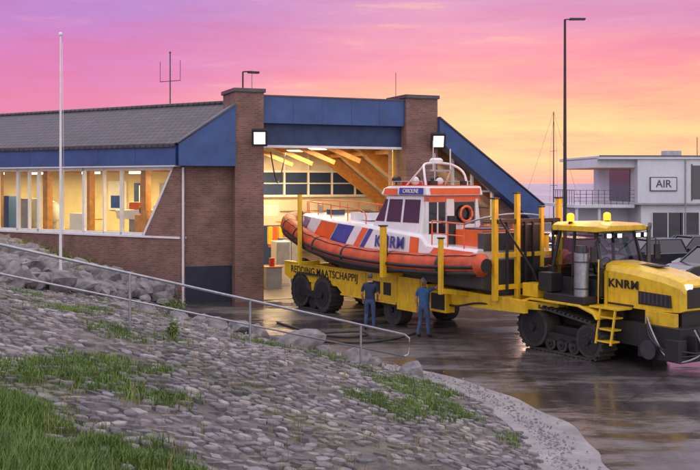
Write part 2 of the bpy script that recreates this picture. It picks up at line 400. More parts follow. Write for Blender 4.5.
b.obj('dry_grass',recalc=False)
def shrub(name,x,y,rad,h,n):
    b=MB(); z=tz(x,y); e=[]
    for _ in range(14):
        a=random.random()*6.28; e.append((x+rad*.7*math.cos(a)*random.random(),y+rad*.7*math.sin(a)*random.random(),z+h*random.uniform(.4,.95)))
        b.tube([(x,y,z-.05),((x+e[-1][0])/2,(y+e[-1][1])/2,z+h*.4),e[-1]],[.012,.008,.004],'leaf',5)
    for _ in range(n):
        c=random.choice(e); p=Vector(c)+Vector([random.gauss(0,rad*.25) for _ in range(3)])
        s=random.uniform(.02,.05); u=Vector([random.gauss(0,1) for _ in range(3)]).normalized()*s; w=u.orthogonal().normalized()*s*.5
        if p.z<z: continue
        b.add([p-u,p+w,p+u,p-w],[(0,1,2,3)],'leaf')
    b.obj(name,recalc=False)
shrub('shrub',-5.75,30.9,.5,.5,700); shrub('shrub',-3.4,18.2,.18,.3,200); shrub('shrub',-9.8,34.3,.5,.5,500)

# ------------------------------------------------------------------ rocks
def rock_into(b,x,y,z,r,seed):
    bm=bmesh.new(); bmesh.ops.create_icosphere(bm,subdivisions=2,radius=1)
    sx,sy,sz=random.uniform(.8,1.3),random.uniform(.7,1.1),random.uniform(.55,.95); rz=random.random()*6.28
    pl=[(Vector([random.gauss(0,1) for _ in range(3)]).normalized(),random.uniform(.45,.8)) for _ in range(12)]
    vs=[]
    for v in bm.verts:
        p=v.co.copy()
        for n_,dd in pl:
            t=p.dot(n_)
            if t>dd: p-=n_*(t-dd)
        p*=1+.16*noise.noise(p*1.9+Vector((seed,0,0)))
        p=Vector((p.x*sx,p.y*sy,p.z*sz))*r
        vs.append((x+p.x*math.cos(rz)-p.y*math.sin(rz),y+p.x*math.sin(rz)+p.y*math.cos(rz),z+p.z))
    b.add(vs,[tuple(v.index for v in f.verts) for f in bm.faces],'rock',False); bm.free()
b=MB()
for i in range(820):
    s=random.uniform(-.9,13); yy=-random.uniform(.5,9.0)
    if 1.6<s<7.5 and yy>-1.0: continue
    x=-6.44-.855*s+.519*yy; y=36+.519*s+.855*yy
    if toe_d(np.array([x]),np.array([y]))[0]<.2: continue
    r=random.uniform(.22,.50)*random.choice((1,1,1.35)); rock_into(b,x,y,tz(x,y)+r*.42,r,i)
for i in range(30): # larger blocks at the foot of the corner wall
    s=random.uniform(-.2,3.2); yy=-random.uniform(.6,2.6); x=-6.44-.855*s+.519*yy; y=36+.519*s+.855*yy
    r=random.uniform(.45,.7); rock_into(b,x,y,max(0,tz(x,y))+r*.5,r,i+900)
b.obj('rock_pile')
for i,(x,y,r) in enumerate([(-5.3,29.5,.42),(-4.6,29.2,.4),(-4.0,28.2,.34),(-3.2,27.3,.48),(-2.6,27.0,.38),(-1.9,25.8,.36),(-1.25,24.9,.66),(-.6,24.6,.33),(.15,23.5,.36),(.6,23.0,.3),(1.45,22.2,.4),(-3.7,26.2,.33),(-6.0,28.0,.4),(-6.6,27.2,.36),(-2.7,25.6,.25),(-4.9,27.4,.3)]):
    b=MB(); rock_into(b,0,0,0,r,i+50); b.obj('boulder',loc=(x,y,tz(x,y)+r*.25))

# ------------------------------------------------------------------ railing
b=MB(); A=Vector((-6.2,16.5,0)); Bp=Vector((1.38,22.2,0))
def rp(t,h):
    p=A.lerp(Bp,t); return Vector((p.x,p.y,2.53*(1-t)+h))
for t in (-.25,.0,.267,.546,.85):
    p=A.lerp(Bp,t); b.cyl((p.x,p.y,tz(p.x,p.y)-.2),rp(t,1.02),.026,'galv',n=10); b.cyl((p.x,p.y,tz(p.x,p.y)-.05),(p.x,p.y,tz(p.x,p.y)+.03),.06,'galv',n=10)
b.tube([rp(-.25,1.03),rp(.3,1.03),rp(.6,1.03),rp(.985,1.03),rp(1,.97),rp(1,.6),rp(.985,.52)],.028,'galv')
b.tube([rp(-.25,.52),rp(.5,.52),rp(.985,.52)],.02,'galv')
b.obj('handrail')

# ------------------------------------------------------------------ lifeboat station
st=empty('lifeboat_station',(-4.7,36.7,0),R(22.3))
b=MB()
for x0,x1 in ((.2,1.35),(7.5,8.95)):
    b.bx(x0,x1,-.25,1.55,-.1,8.12,'brick')
b.prism([(-1.88,1.4),(.2,1.4),(.2,7.3),(-1.88,5.9)],'y',.22,.5,'brick'); b.bx(-1.88,.2,.2,.5,0,1.4,'plinth')
b.bx(.2,.35,1.55,15.9,0,7.2,'inwall')
b.bx(8.95,13.5,.25,.5,0,3.0,'brick'); b.prism([(12.0,3.0),(13.5,3.0),(13.5,3.5),(12.0,4.4)],'y',.25,.5,'brick')
b.bx(13.25,13.5,.5,15.9,0,3.4,'brick')
b.bx(.35,13.25,15.7,15.9,0,7.6,'inwall')
b.obj('brick_walls',st)
b=MB()
for x0,x1 in ((.2,1.35),(7.5,8.95)): b.bx(x0-.07,x1+.07,-.32,1.62,8.12,8.27,'steel')
b.obj('pillar_caps',st,.01)
b=MB()
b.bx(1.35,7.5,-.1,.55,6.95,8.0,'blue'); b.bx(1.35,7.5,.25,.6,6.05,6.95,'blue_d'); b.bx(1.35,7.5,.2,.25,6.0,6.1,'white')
for x in (2.6,3.85,5.1,6.35): b.bx(x,x+.012,-.105,-.1,6.96,7.99,'blue_d')
b.prism([(-2.0,6.08),(.2,7.6),(.2,5.25),(-2.0,5.25)],'y',-.35,.2,'blue')
b.prism([(8.95,7.3),(14.05,3.62),(14.05,2.9),(13.6,2.9),(8.95,6.35)],'y',-.45,.22,'blue')
b.prism([(8.95,7.38),(14.1,3.68),(14.1,3.62),(8.95,7.3)],'y',-.5,.3,'steel')
b.prism([(-2.05,6.14),(.2,7.68),(.2,7.6),(-2.05,6.08)],'y',-.4,.3,'steel')
b.bx(1.35,7.5,-.13,.58,8.0,8.06,'steel')
b.bx(13.5,13.6,.25,15.9,2.85,3.5,'blue')
b.obj('blue_fascia',st,.008)
b=MB()
rp_=[(.2,7.3),(.9,7.75),(8.2,7.75),(13.7,3.5)]
b.prism(rp_+[(x,z-.2) for x,z in rp_[::-1]],'y',.62,16.2,'inwall')
b.prism([(-1.9,6.0),(.2,7.31),(.9,7.76),(8.2,7.76),(13.7,3.51),(13.75,3.7),(8.25,7.95),(.85,7.95),(-1.95,6.15)],'y',.64,16.2,'tiles')
b.obj('hall_roof',st)
b=MB()
for y in (1.2,4.4,7.6,10.8,14):
    b.prism([(.36,6.9),(3.5,7.5),(8.3,7.5),(13.2,3.5),(13.2,2.9),(8.0,6.75),(3.7,6.85),(.36,6.2)],'y',y,y+.22,'wood')
    b.bx(13.0,13.24,y,y+.22,0,3.4,'wood')
    b.beam((4.2,y+.11,6.9),(7.4,y+.11,5.6),.2,.22,'wood') if y>4 else None
for x,z in ((2.5,7.05),(4.8,7.25),(7,7.25),(9.5,6.0)): b.bx(x,x+.14,1.45,15.5,z,z+.2,'wood')
b.obj('timber_frame',st)
b=MB(); b.bx(.35,13.2,.0,15.7,0.004,.02,'floor'); b.obj('hall_floor',st)
b=MB()
for i in range(6):
    x=4.6+i*1.45; b.bx(x,x+1.3,15.6,15.68,3.95,5.2,'blue_d'); b.bx(x-.1,x,15.56,15.69,3.85,6.4,'white')
b.bx(4.5,13,15.55,15.69,3.8,3.93,'white'); b.bx(4.5,13,15.55,15.69,5.2,5.32,'white'); b.bx(4.5,13,15.55,15.69,4.55,4.61,'white')
b.bx(5.7,6.7,15.6,15.68,0,2.2,'blue_d'); b.bx(5.6,5.7,15.58,15.69,0,2.3,'white'); b.bx(6.7,6.8,15.58,15.69,0,2.3,'white')
for z in (.6,1.2,1.8,2.4,3.0): b.bx(7.2,12.8,15.62,15.69,z,z+.03,'grey')
b.obj('glazing',st)
b=MB()
b.bx(3.4,4.1,4.6,5.3,.02,2.0,'white'); b.bx(3.45,4.05,4.56,4.6,.1,.95,'inwall'); b.bx(3.45,4.05,4.56,4.6,1.0,1.95,'grey')
b.bx(4.9,5.9,8.4,9.0,.02,1.9,'blue'); b.bx(4.95,5.38,8.36,8.4,.1,1.85,'grey'); b.bx(5.42,5.85,8.36,8.4,.1,1.85,'grey')
b.bx(2.6,3.3,3.4,3.9,.02,.95,'grey'); b.bx(2.55,3.35,3.35,3.95,.95,1.0,'wood')
for i in range(6): b.box((5.2+i*.28,11.2,1.9),(.2,.25,.9),'orange' if i%2 else 'yellow')
b.bx(5.0,7.0,11.15,11.25,2.35,2.42,'steel')
b.cyl((2.9,3.6,1.0),(2.9,3.6,1.35),.12,'red'); b.cyl((4.4,6.0,.02),(4.4,6.0,.9),.3,'blue')
b.box((5.9,13.5,3.1),(1.0,.1,.6),'white'); b.box((6.2,13,1.4),(.9,.4,.5),'red')
b.tube(smooth_path([(2.4,2.2,5.9),(2.9,2.8,4.6),(3.4,3.2,5.9)],6),.03,'black',6)
for z in (1.0,1.7,2.4): b.bx(6.8,9.6,14.4,15.2,z,z+.05,'wood')
for i in range(12): b.box((7.0+i*.22,14.8,1.2+.7*(i%3)),(.18,.3,random.uniform(.2,.42)),random.choice(('red','blue','white','orange','grey','yellow')))
b.beam((7.35,.7,0),(7.35,.7,6.0),.12,.08,'yellow'); b.beam((1.45,.75,0),(1.45,.75,6.0),.1,.08,'grey')
b.obj('cabinets',st,.01)
b=MB()
for y in (2.6,6.2,9.4,12.6):
    for x in (2.5,6.5): b.bx(x,x+1.5,y,y+.12,6.3,6.36,'lamp')
b.obj('ceiling_lamps',st)
b=MB()
b.add([(9.0,.37,3.05),(11.95,.37,3.05),(11.95,.37,4.4),(9.0,.37,6.4)],[(0,1,2,3)],'glass')
for x,z in ((9.0,6.4),(9.95,5.75),(10.9,5.1),(11.9,4.4)): b.bx(x,x+.09,.3,.45,3.0,z,'white')
b.bx(9,12,.3,.45,4.2,4.28,'white'); b.obj('gable_glazing',st)
b=MB()
b.cyl((-1.75,.1,0),(-1.75,.1,5.2),.055,'white',n=12)
for z in (.6,2.2,3.8): b.bx(-1.83,-1.67,.08,.22,z,z+.05,'grey')
b.obj('downpipe',st)
for x in (1.05,8.75):
    b=MB(); rt=Matrix.Rotation(R(-18),3,'Z')@Matrix.Rotation(R(18),3,'X'); b.box((0,0,0),(.6,.2,.66),'black',rt); b.box(rt@Vector((0,-.11,0)),(.44,.02,.48),'lampw',rt); b.beam((0,.08,0),(0,.45,.1),.08,.08,'black')
    b.obj('floodlight',st,.015).location=(x,-.68,6.35)
b=MB(); b.cyl((.75,.6,8.2),(.75,.6,9.0),.035,'black',n=8); b.beam((.75,.6,9.0),(1.1,.5,9.02),.05,.05,'black'); b.box((1.15,.48,8.98),(.45,.2,.08),'black'); b.obj('roof_lamp',st,.01)
b=MB(); b.cyl((1.3,1.2,8.1),(1.3,1.2,9.1),.012,'steel',n=6); b.cyl((7.6,1.0,8.2),(7.6,1.0,9.3),.015,'steel',n=6); b.obj('whip_antennas',st)
wg=empty('visitor_wing',(-6.44,36.0,0),R(-31.3),st)
b=MB()
b.bx(-24,0,0,.3,-.2,2.48,'brick'); b.prism([(0,5.28),(-.28,5.28),(-1.85,2.48),(0,2.48)],'y',.0,.3,'brick')
b.bx(-24,-23.7,.3,8.8,-.2,6,'brick')
b.obj('brick_walls',wg)
b=MB(); b.bx(-24.2,.05,-.32,-.02,5.28,6.02,'blue'); b.bx(-24.2,.05,-.4,-.3,5.98,6.1,'steel'); b.bx(-24,0,-.05,.35,2.48,2.56,'white'); b.bx(-24,0,-.3,.3,5.22,5.279,'white')
for s in range(2,24,2): b.bx(-s,-s+.012,-.325,-.32,5.29,5.97,'blue_d')
b.obj('eave_fascia',wg,.008)
b=MB()
b.prism([(-.42,6.04),(4,7.95),(4,7.78),(-.42,5.96)],'x',-24.3,.0,'tiles'); b.prism([(4,7.95),(9.2,5.8),(9.2,5.65),(4,7.78)],'x',-24.3,-7,'tiles'); b.tube([(-24.3,4,7.97),(0,4,7.97)],.1,'tiles',8)
b.obj('tiled_roof',wg)
b=MB()
for s in (3.1,5.2,6.5,7.9,9.2,10.5,12,13.5,15,16.5,18,19.5,21,22.5): b.bx(-s-.06,-s+.06,.02,.16,2.56,5.22,'white')
for s in (4.06,8.5): b.bx(-s-.03,-s+.03,.02,.16,2.56,5.22,'white')
b.prism([(-.30,5.22),(-.42,5.22),(-1.97,2.56),(-1.85,2.56)],'y',.02,.16,'white')
b.bx(-23.7,-.4,.02,.16,5.1,5.22,'white'); b.bx(-23.7,-1.9,.02,.16,2.56,2.66,'white')
b.obj('window_frames',wg)
b=MB(); b.add([(-.4,.09,5.2),(-23.7,.09,5.2),(-23.7,.09,2.6),(-1.9,.09,2.6)],[(0,1,2,3)],'glass'); b.obj('window_panes',wg)
b=MB()
b.prism([(-23.7,.3),(-.1,.3),(-.1,2.2),(-5,5.8),(-23.7,5.8)],'z',2.2,2.3,'floor'); b.prism([(-23.7,.3),(-.1,.3),(-.1,2.2),(-5,5.8),(-23.7,5.8)],'z',5.45,5.55,'warmwall')
b.bx(-23.7,-5,5.8,5.9,2.3,5.45,'warmwall'); b.beam((-5,5.85,3.87),(-.1,2.25,3.87),.1,3.16,'warmwall'); b.bx(-.1,-.02,.3,2.2,2.3,5.45,'warmwall')
b.obj('interior_shell',wg)
b=MB()
for s in (2.6,5.75,8.3,11.5,14.7): b.bx(-s-.14,-s+.14,.75,1.05,2.3,5.45,'wood')
for s in (5.75,8.3,11.5,14.7): b.bx(-s-.1,-s+.1,1.05,5.8,5.1,5.44,'wood')
b.obj('timber_columns',wg)
b=MB()
for s in (1.5,4,6.8,10,13,17): b.bx(-s-.5,-s+.5,1.9,2.0,5.0,5.08,'lamp')
b.obj('ceiling_lamps',wg)
b=MB()
b.prism([(-5.1,3.1),(-3.4,3.05),(-3.0,3.5),(-5.2,3.45)],'y',1.8,2.5,'boatwhite'); b.bx(-4.6,-3.8,2.0,2.3,2.3,3.08,'grey'); b.bx(-4.5,-3.7,1.9,2.4,3.5,3.8,'orange'); b.cyl((-4.1,2.1,3.8),(-4.1,2.1,4.5),.02,'white')
b.cyl((-6.9,2.2,2.3),(-6.9,2.2,3.0),.05,'steel'); b.cyl((-6.9,2.2,3.0),(-6.9,2.2,3.05),.5,'wood',n=20)
b.bx(-7.9,-7.0,5.7,5.79,3.2,4.6,'blue'); b.bx(-6.3,-5.3,5.7,5.79,3.2,4.6,'grey'); b.bx(-9.6,-8.4,5.7,5.79,3.3,4.7,'white'); b.bx(-9.4,-8.6,5.68,5.7,3.4,4.0,'boatblue')
b.bx(-11,-10.2,1.5,2.0,2.3,3.9,'grey'); b.sph((-9.0,1.8,3.3),(.35,.35,.5),'boatwhite'); b.cyl((-9,1.8,2.3),(-9,1.8,3),.15,'grey')
b.bx(-2.3,-1.5,1.0,1.1,2.3,3.7,'white'); b.bx(-2.2,-1.6,.97,1.0,2.6,3.5,'boatblue'); b.box((-3.3,1.5,2.8),(.5,.5,1.0),'wood'); b.bx(-7.4,-6.6,1.3,1.8,2.3,3.3,'white')
b.sph((-3.3,1.5,3.5),(.18,.18,.22),'steel'); b.bx(-13,-12.2,2,2.6,2.3,4.0,'blue')
b.obj('exhibits',wg,.01)
b=MB()
p=Vector((-5.0,5,7.5)); b.cyl(p,p+Vector((0,0,3.0)),.03,'steel',n=8); b.beam(p+Vector((-.6,.0,1.7)),p+Vector((.6,0,1.7)),.03,.03,'steel')
for s in (-.6,.6): b.cyl(p+Vector((s,0,1.7)),p+Vector((s,0,2.6)),.015,'steel',n=6)
b.sph(p+Vector((0,0,3.0)),.05,'steel',8,6); b.obj('radio_aerial',wg)

def area(name,loc,rot,size,power,col,parent=None):
    l=bpy.data.lights.new(name,'AREA'); l.shape='RECTANGLE'; l.size=size[0]; l.size_y=size[1]; l.energy=power; l.color=col
    o=bpy.data.objects.new(name,l); scene.collection.objects.link(o); o.location=loc; o.rotation_euler=rot
    if parent: o.parent=parent
    return o
for i,y in enumerate((3,6.5,10,13.2)): area('hall_ceiling_light',(5.5,y,6.2),(0,0,0),(5,.4),(420,520,520,600)[i],(1,.70,.36),st)
for x in (-2.2,-6.5,-11,-16): area('wing_ceiling_light',(x,2.2 if x>-3 else 3,4.95),(0,0,0),(2.2,.5),235,(1,.74,.34),wg)

# ------------------------------------------------------------------ flagpole + street lamp + masts
b=MB(); fx,fy=-9.9,32.5; b.cyl((0,0,0),(0,0,7.6),.055,'white',r1=.03,n=12); b.sph((0,0,7.65),.07,'white',10,8); b.cyl((0,0,0),(0,0,.25),.12,'concrete'); b.tube([(.08,0,1.2),(.1,0,4),(.06,0,7.4)],.006,'white',5)
b.obj('flagpole',loc=(fx,fy,tz(fx,fy)-.1)).scale=(1,1,(9.75-tz(fx,fy)+.1)/7.7)
b=MB(); b.cyl((0,0,0),(0,0,1.2),.12,'black',n=14); b.cyl((0,0,1.2),(0,0,13.6),.09,'black',r1=.05,n=14); b.beam((0,0,13.6),(.75,0,13.62),.06,.05,'black'); b.prism([(.2,-.12),(.85,-.1),(.85,.1),(.2,.12)],'z',13.57,13.66,'black'); b.obj('street_lamp',loc=(9.05,40,0),bevel=.005).scale=(1,1,.845)
def yacht(x,y,h,name='sailing_yacht'):
    b=MB()
    b.prism([(-4.5,.1),(-4.2,-.6),(3.6,-.6),(5,.35),(4.0,.3),(-4.4,.3)],'y',-1.1,1.1,'boatwhite'); b.prism([(-2,.3),(-1.8,.8),(1.2,.75),(2,.3)],'y',-.7,.7,'boatwhite')
    b.cyl((.6,0,.3),(.6,0,h),.08,'steel',r1=.05,n=8); b.beam((.6,0,1.5),(-3.4,0,1.6),.12,.12,'boatblue')
    for z in (.4,.68): b.beam((.6,-.7,h*z),(.6,.7,h*z),.05,.04,'steel')
    b.tube([(.6,0,h),(5,0,.4)],.014,'steel',5); b.tube([(.6,0,h),(-4.4,0,.4)],.014,'steel',5)
    for s in (-1,1): b.tube([(.6,0,h*.95),(.6,.7*s,h*.68),(.6,.7*s,h*.4),(.6,1.05*s,.3)],.012,'steel',5)
    b.obj(name,loc=(x,y,-1.2),rotz=R(20))
yacht(22.2,106,13.8); yacht(44,120,11)

# ------------------------------------------------------------------ white building right
cb=empty('white_clubhouse',(21.2,70,0),R(4))
b=MB()
b.bx(0,16,0,10,3.0,6.35,'render'); b.bx(0.4,16,.4,10,0,3.0,'render')
b.bx(-2.9,0,.5,9,5.75,6.5,'render'); b.bx(-2.9,16.1,-.15,10.1,6.352,6.62,'render')
b.bx(-4.6,0,.6,9,2.75,2.998,'render'); b.bx(-4.4,.4,3.0,3.3,0,2.75,'render')
for x in (-4.3,-2.6): b.cyl((x,.9,0),(x,.9,2.75),.12,'render',n=12)
b.obj('walls',cb,.02)
b=MB(); b.bx(-2.95,16.15,-.2,-.15,6.56,6.64,'steel'); b.bx(.0,16,-.02,.0,3.0,3.12,'grey'); b.cyl((3.6,-.06,0),(3.6,-.06,6.3),.05,'grey',n=8); b.bx(3.4,4.6,3,4,6.62,7.1,'grey'); b.bx(7.5,8.0,3,3.5,6.62,7.3,'galv'); b.cyl((5.4,2,6.6),(5.4,2,8.1),.03,'steel',n=6); b.bx(-2.9,0,.5,9,5.70,5.748,'wood')
b.obj('roof_trim',cb)
b=MB(); b.bx(4.1,6.2,-.03,.0,3.4,5.9,'dglass'); b.bx(6.3,9,-.03,0,3.4,5.9,'dglass'); b.bx(1.2,6,.37,.4,.2,2.4,'dglass'); b.bx(-.05,0,1.5,6,3.2,5.6,'dglass'); b.bx(6.6,11,.37,.4,.6,2.4,'dglass'); b.obj('windows',cb)
b=MB()
for x in (4.05,5.1,6.22,7.6): b.bx(x,x+.08,-.07,0,3.3,6.0,'steel')
for x in (1.2,2.4,3.6,4.8,6.0): b.bx(x,x+.06,.33,.38,.2,2.4,'white')
for x in np.arange(-4.6,.01,.46): b.bx(x,x+.04,.6,.64,3.0,4.05,'steel')
for z in (3.25,3.5,3.75,4.05): b.bx(-4.6,0,.6,.63,z,z+.03,'steel')
b.bx(-4.6,-4.56,.6,6,4.05,4.1,'steel')
for y in np.arange(.6,6,.6): b.bx(-4.6,-4.56,y,y+.04,3,4.05,'steel')
b.obj('balcony_railing',cb)
b=MB(); b.bx(.9,2.95,-.09,0,4.0,5.05,'steel'); b.bx(.97,2.88,-.1,-.09,4.07,4.98,'render'); b.obj('sign_board',cb)
text('sign_letters','AIR',.78,(1.92,-.11,4.52),(R(90),0,0),'steel',cb,bold=.01)
b=MB(); b.bx(-20,95,95,96,0,.6,'concrete'); b.obj('harbour_wall')
b=MB()
for x in np.arange(8,22,1.5): b.cyl((x,60,0),(x,60,1.1),.03,'galv',n=8)
for z in (.6,1.1): b.beam((8,60,z),(21.5,60,z),.04,.04,'galv')
b.obj('quay_railing')

# ------------------------------------------------------------------ cars
def car(name,x,y,rz,m,suv=False):
    e=empty(name,(x,y,0),rz); h=1.7 if suv else 1.45
    b=MB(); hb=.95 if suv else .85
    prof=[(-2.2,.35),(-2.25,.6),(-2.2,hb-.02),(-1.9,hb+.06),(1.0,hb+.04),(1.75,hb-.05),(2.15,hb-.2),(2.25,.55),(2.15,.3)]
    yy=[(-.9,.93,.0),(-.86,1,.0),(.86,1,0),(.9,.93,0)]; vs=[]
    for (y_,k,_) in yy:
        for (px,pz) in prof: vs.append((px*k if abs(px)>2 else px,y_,.35+(pz-.35)*(.93 if k<1 else 1)))
    n=len(prof); fs=[(j*n+i,j*n+(i+1)%n,(j+1)*n+(i+1)%n,(j+1)*n+i) for j in range(3) for i in range(n)]+[tuple(range(n)),tuple(range(3*n,4*n))]
    b.add(vs,fs,m)
    bt=[(-2.0 if suv else -1.75,hb+.03),(1.15,hb+.02)]; tp=[(-1.7 if suv else -1.15,h-.05),(.3,h-.05)]
    def gh(ins,zt,m,x0,x1,xt0,xt1,zb):
        w0=.84-ins;w1=.66-ins
        vs=[(x0,-w0,zb),(x1,-w0,zb),(x1,w0,zb),(x0,w0,zb),(xt0,-w1,zt),(xt1,-w1,zt),(xt1,w1,zt),(xt0,w1,zt)]
        b.add(vs,[(0,1,5,4),(1,2,6,5),(2,3,7,6),(3,0,4,7),(4,5,6,7)],m)
    gh(0,h-.05,'dglass',bt[0][0],bt[1][0],tp[0][0],tp[1][0],hb)
    b.prism([(tp[0][0]-.03,-.67),(tp[1][0]+.05,-.65),(tp[1][0]+.05,.65),(tp[0][0]-.03,.67)],'z',h-.05,h,m)
    for s in (-1,1):
        for (xa,xb) in ((bt[0][0],tp[0][0]),(bt[1][0],tp[1][0]),(-.35,-.35)):
            b.beam((xa,s*.845,hb),(xb,s*.665,h-.03),.06,.07,m)
        b.box((.85,s*.98,hb+.08),(.12,.18,.13),m)
        for xx in (-.35,.95,-1.5): b.bx(xx,xx+.012,*sorted((s*.895,s*.905)),.45,hb,'black')
    for sx in (-1.4,1.4):
        for s in (-1,1):
            b.cyl((sx,s*.72,.33),(sx,s*.93,.33),.33,'rubber',n=20); b.cyl((sx,s*.9,.33),(sx,s*.94,.33),.2,'galv',n=12)
    for s in (-1,1): b.box((2.2,s*.65,.68),(.08,.35,.14),'white'); b.box((-2.22,s*.68,.8),(.06,.3,.16),'tail')
    b.box((2.24,0,.5),(.05,.5,.12),'yellow'); b.box((-2.25,0,.6),(.04,.5,.12),'yellow')
    b.obj('body',e,.03)
M['cblack']=mat('car_black',(.012,.013,.016),.16,nz=(1,.05),coat=.6); M['cblue']=mat('car_blue',(.02,.10,.24),.2,nz=(1,.05),coat=.6); M['csilver']=mat('car_silver',(.30,.32,.35),.3,.5,nz=(1,.05),coat=.6); M['cdark']=mat('car_grey',(.035,.038,.05),.2,nz=(1,.05),coat=.6); M['cred']=mat('car_red',(.25,.02,.02),.25,nz=(1,.05),coat=.6)
car('parked_car',16.6,43.5,R(200),'cblack',True); car('parked_car',18.2,46.8,R(202),'cblack',True); car('parked_car',15.4,49.5,R(198),'cdark',True); car('parked_car',18.6,52.0,R(200),'cblack',True); car('parked_car',21.6,51.0,R(203),'cdark'); car('parked_car',20.2,57.0,R(200),'cblue')
car('parked_car',9.9,49.5,R(-70),'cblue'); car('parked_car',12.4,56.5,R(-75),'csilver'); car('parked_car',9.0,45.2,R(-65),'cblue'); car('parked_car',14.6,58,R(-80),'cdark')
car('parked_car',12.3,50.2,R(-72),'cdark',True)

# ------------------------------------------------------------------ running gear
def belt(b,c1,r1,c2,r2,y0,y1,th=.05,lug=.05,nl=44,m='rubber'):
    pts=[]
    for (c,r) in ((c1,r1),(c2,r2)):
        for i in range(72):
            a=2*math.pi*i/72; pts.append((c[0]+r*math.cos(a),c[1]+r*math.sin(a)))
    pts=sorted(set(pts))
    def half(P):
        h=[]
        for p in P:
            while len(h)>1 and (h[-1][0]-h[-2][0])*(p[1]-h[-2][1])-(h[-1][1]-h[-2][1])*(p[0]-h[-2][0])<=0: h.pop()
            h.append(p)
        return h[:-1]
    hull=half(pts)+half(pts[::-1]); hp=[Vector((p[0],p[1])) for p in hull]
    seg=[(hp[(i+1)%len(hp)]-hp[i]).length for i in range(len(hp))]; tot=sum(seg)
    def at(s):
        s%=tot
        for i,l in enumerate(seg):
            if s<=l: return hp[i].lerp(hp[(i+1)%len(hp)],s/l),(hp[(i+1)%len(hp)]-hp[i]).normalized()
            s-=l
        return hp[0],(hp[1]-hp[0]).normalized()
    K=nl*2; vs=[]
    for k in range(K):
        p,t=at(tot*k/K); n=Vector((t.y,-t.x))
        q=p+n*th
        vs+=[(p.x,y0,p.y),(q.x,y0,q.y),(q.x,y1,q.y),(p.x,y1,p.y)]
    fs=[]
    for k in range(K):
        for j in range(4): fs.append((k*4+j,k*4+(j+1)%4,((k+1)%K)*4+(j+1)%4,((k+1)%K)*4+j))
    b.add(vs,fs,m)
    for k in range(nl):
        p,t=at(tot*k/nl); n=Vector((t.y,-t.x)); c=p+n*(th+lug/2)
        a=math.atan2(t.y,t.x); rot=Matrix.Rotation(-a,3,'Y')
        ym=(y0+y1)/2
        for s,o in ((-1,.0),(1,.5)):
            b.box((c.x,ym+s*(y1-y0)*.24,c.y),(tot/nl*.42,(y1-y0)*.5,lug),m,rot)
def wheel(b,x,y0,y1,z,r,m='rubber',hub='yellow',hr=.6):
    b.cyl((x,y0,z),(x,y1,z),r,m,n=32)
    for s,yy in ((-1,min(y0,y1)),(1,max(y0,y1))):
        b.cyl((x,yy-s*.02,z),(x,yy+s*.015,z),r*hr,hub,n=24); b.cyl((x,yy,z),(x,yy+s*.08,z),r*.2,'black',n=16)
        for i in range(8):
            a=i*math.pi/4; b.cyl((x+r*.38*math.cos(a),yy,z+r*.38*math.sin(a)),(x+r*.38*math.cos(a),yy+s*.03,z+r*.38*math.sin(a)),.03,'steel',n=6)

# ------------------------------------------------------------------ launching carriage
BR=math.atan2(-.835,.55)
ca_=empty('boat_launching_carriage',(-1.03,36.6,0),BR)
b=MB()
for s in (-1,1):
    y0,y1=sorted((s*1.32,s*1.48))
    b.prism([(-.4,1.62),(8.1,1.62),(8.1,.95),(6.8,.8),(3.6,.8),(3.3,1.0),(.0,1.0),(-.4,1.15)],'y',y0,y1,'yellow')
    b.prism([(8.1,1.45),(12.2,1.4),(12.2,1.05),(8.1,.95)],'y',*sorted((s*1.0,s*1.14)),'yellow')
    b.bx(-.4,8.1,*sorted((s*1.28,s*1.52)),1.621,1.66,'yellow')
    b.bx(3.6,6.8,*sorted((s*1.26,s*1.54)),.74,.798,'yellow')
    for x in (5.05,6.8,8.0): b.bx(x,x+.05,*sorted((s*1.48,s*1.53)),.82,1.61,'yellow')
for x in (-.2,1.6,3.4,5.2,7.0,8.0): b.bx(x-.12,x+.12,-1.32,1.32,1.1,1.5,'yellow')
for x in (9.5,11.0): b.bx(x-.1,x+.1,-1.0,1.0,1.1,1.38,'yellow')
b.bx(8.0,8.2,-1.32,1.32,.95,1.5,'yellow')
b.prism([(11.4,-1.0),(12.6,-.25),(12.6,.25),(11.4,1.0)],'z',1.1,1.32,'yellow')
for x in (.6,3.2,6.0,9.0):
    for s in (-1,1): b.beam((x,s*.35,1.25),(x,s*1.25,1.75),.25,.14,'black')
for x in (5.5,6.1): b.bx(x,x+.4,-1.5,-1.482,1.0,1.4,'black')
b.bx(8.35,9.1,-1.35,-1.0,.72,1.35,'yellow'); b.bx(8.4,9.05,-1.36,-1.35,.8,1.28,'black')
b.bx(6.9,7.9,-1.54,-1.2,.62,.94,'yellow')
b.tube(smooth_path([(8.2,-1.15,1.2),(9.2,-1.2,.95),(10.4,-1.17,1.15),(11.6,-.9,1.1)],5),.03,'black',6)
b.obj('frame',ca_,.012)
b=MB()
def post(x,y,z0,z1,w=.12):
    b.bx(x-w/2,x+w/2,y-w/2,y+w/2,z0,z1,'yellow'); b.bx(x-w*.7,x+w*.7,y-w*.7,y+w*.7,z1,z1+.04,'black')
for s in (-1,1):
    post(1.8,s*2.1,1.66,4.2); post(7.0,s*2.14,1.66,3.25,.16); post(11.15,s*1.25,1.3,4.15,.14); post(9.8,s*2.1,1.4,3.0,.12)
    for x in (1.8,7.0): b.beam((x,s*1.3,1.73),(x,s*2.1,1.73),.14,.12,'yellow')
    b.beam((9.8,s*1.0,1.35),(9.8,s*2.1,1.5),.16,.14,'yellow')
    b.cyl((7.0,s*2.04,2.2),(7.0,s*2.04,3.0),.06,'black'); b.cyl((1.8,s*2.02,2.3),(1.8,s*2.02,3.6),.04,'black')
post(11.2,-.45,1.3,4.3,.13); post(11.2,.5,1.3,3.9,.11)
for z in (1.6,2.5,3.45): b.bx(11.1,11.22,-1.25,1.25,z,z+.13,'yellow' if z<3 else 'black')
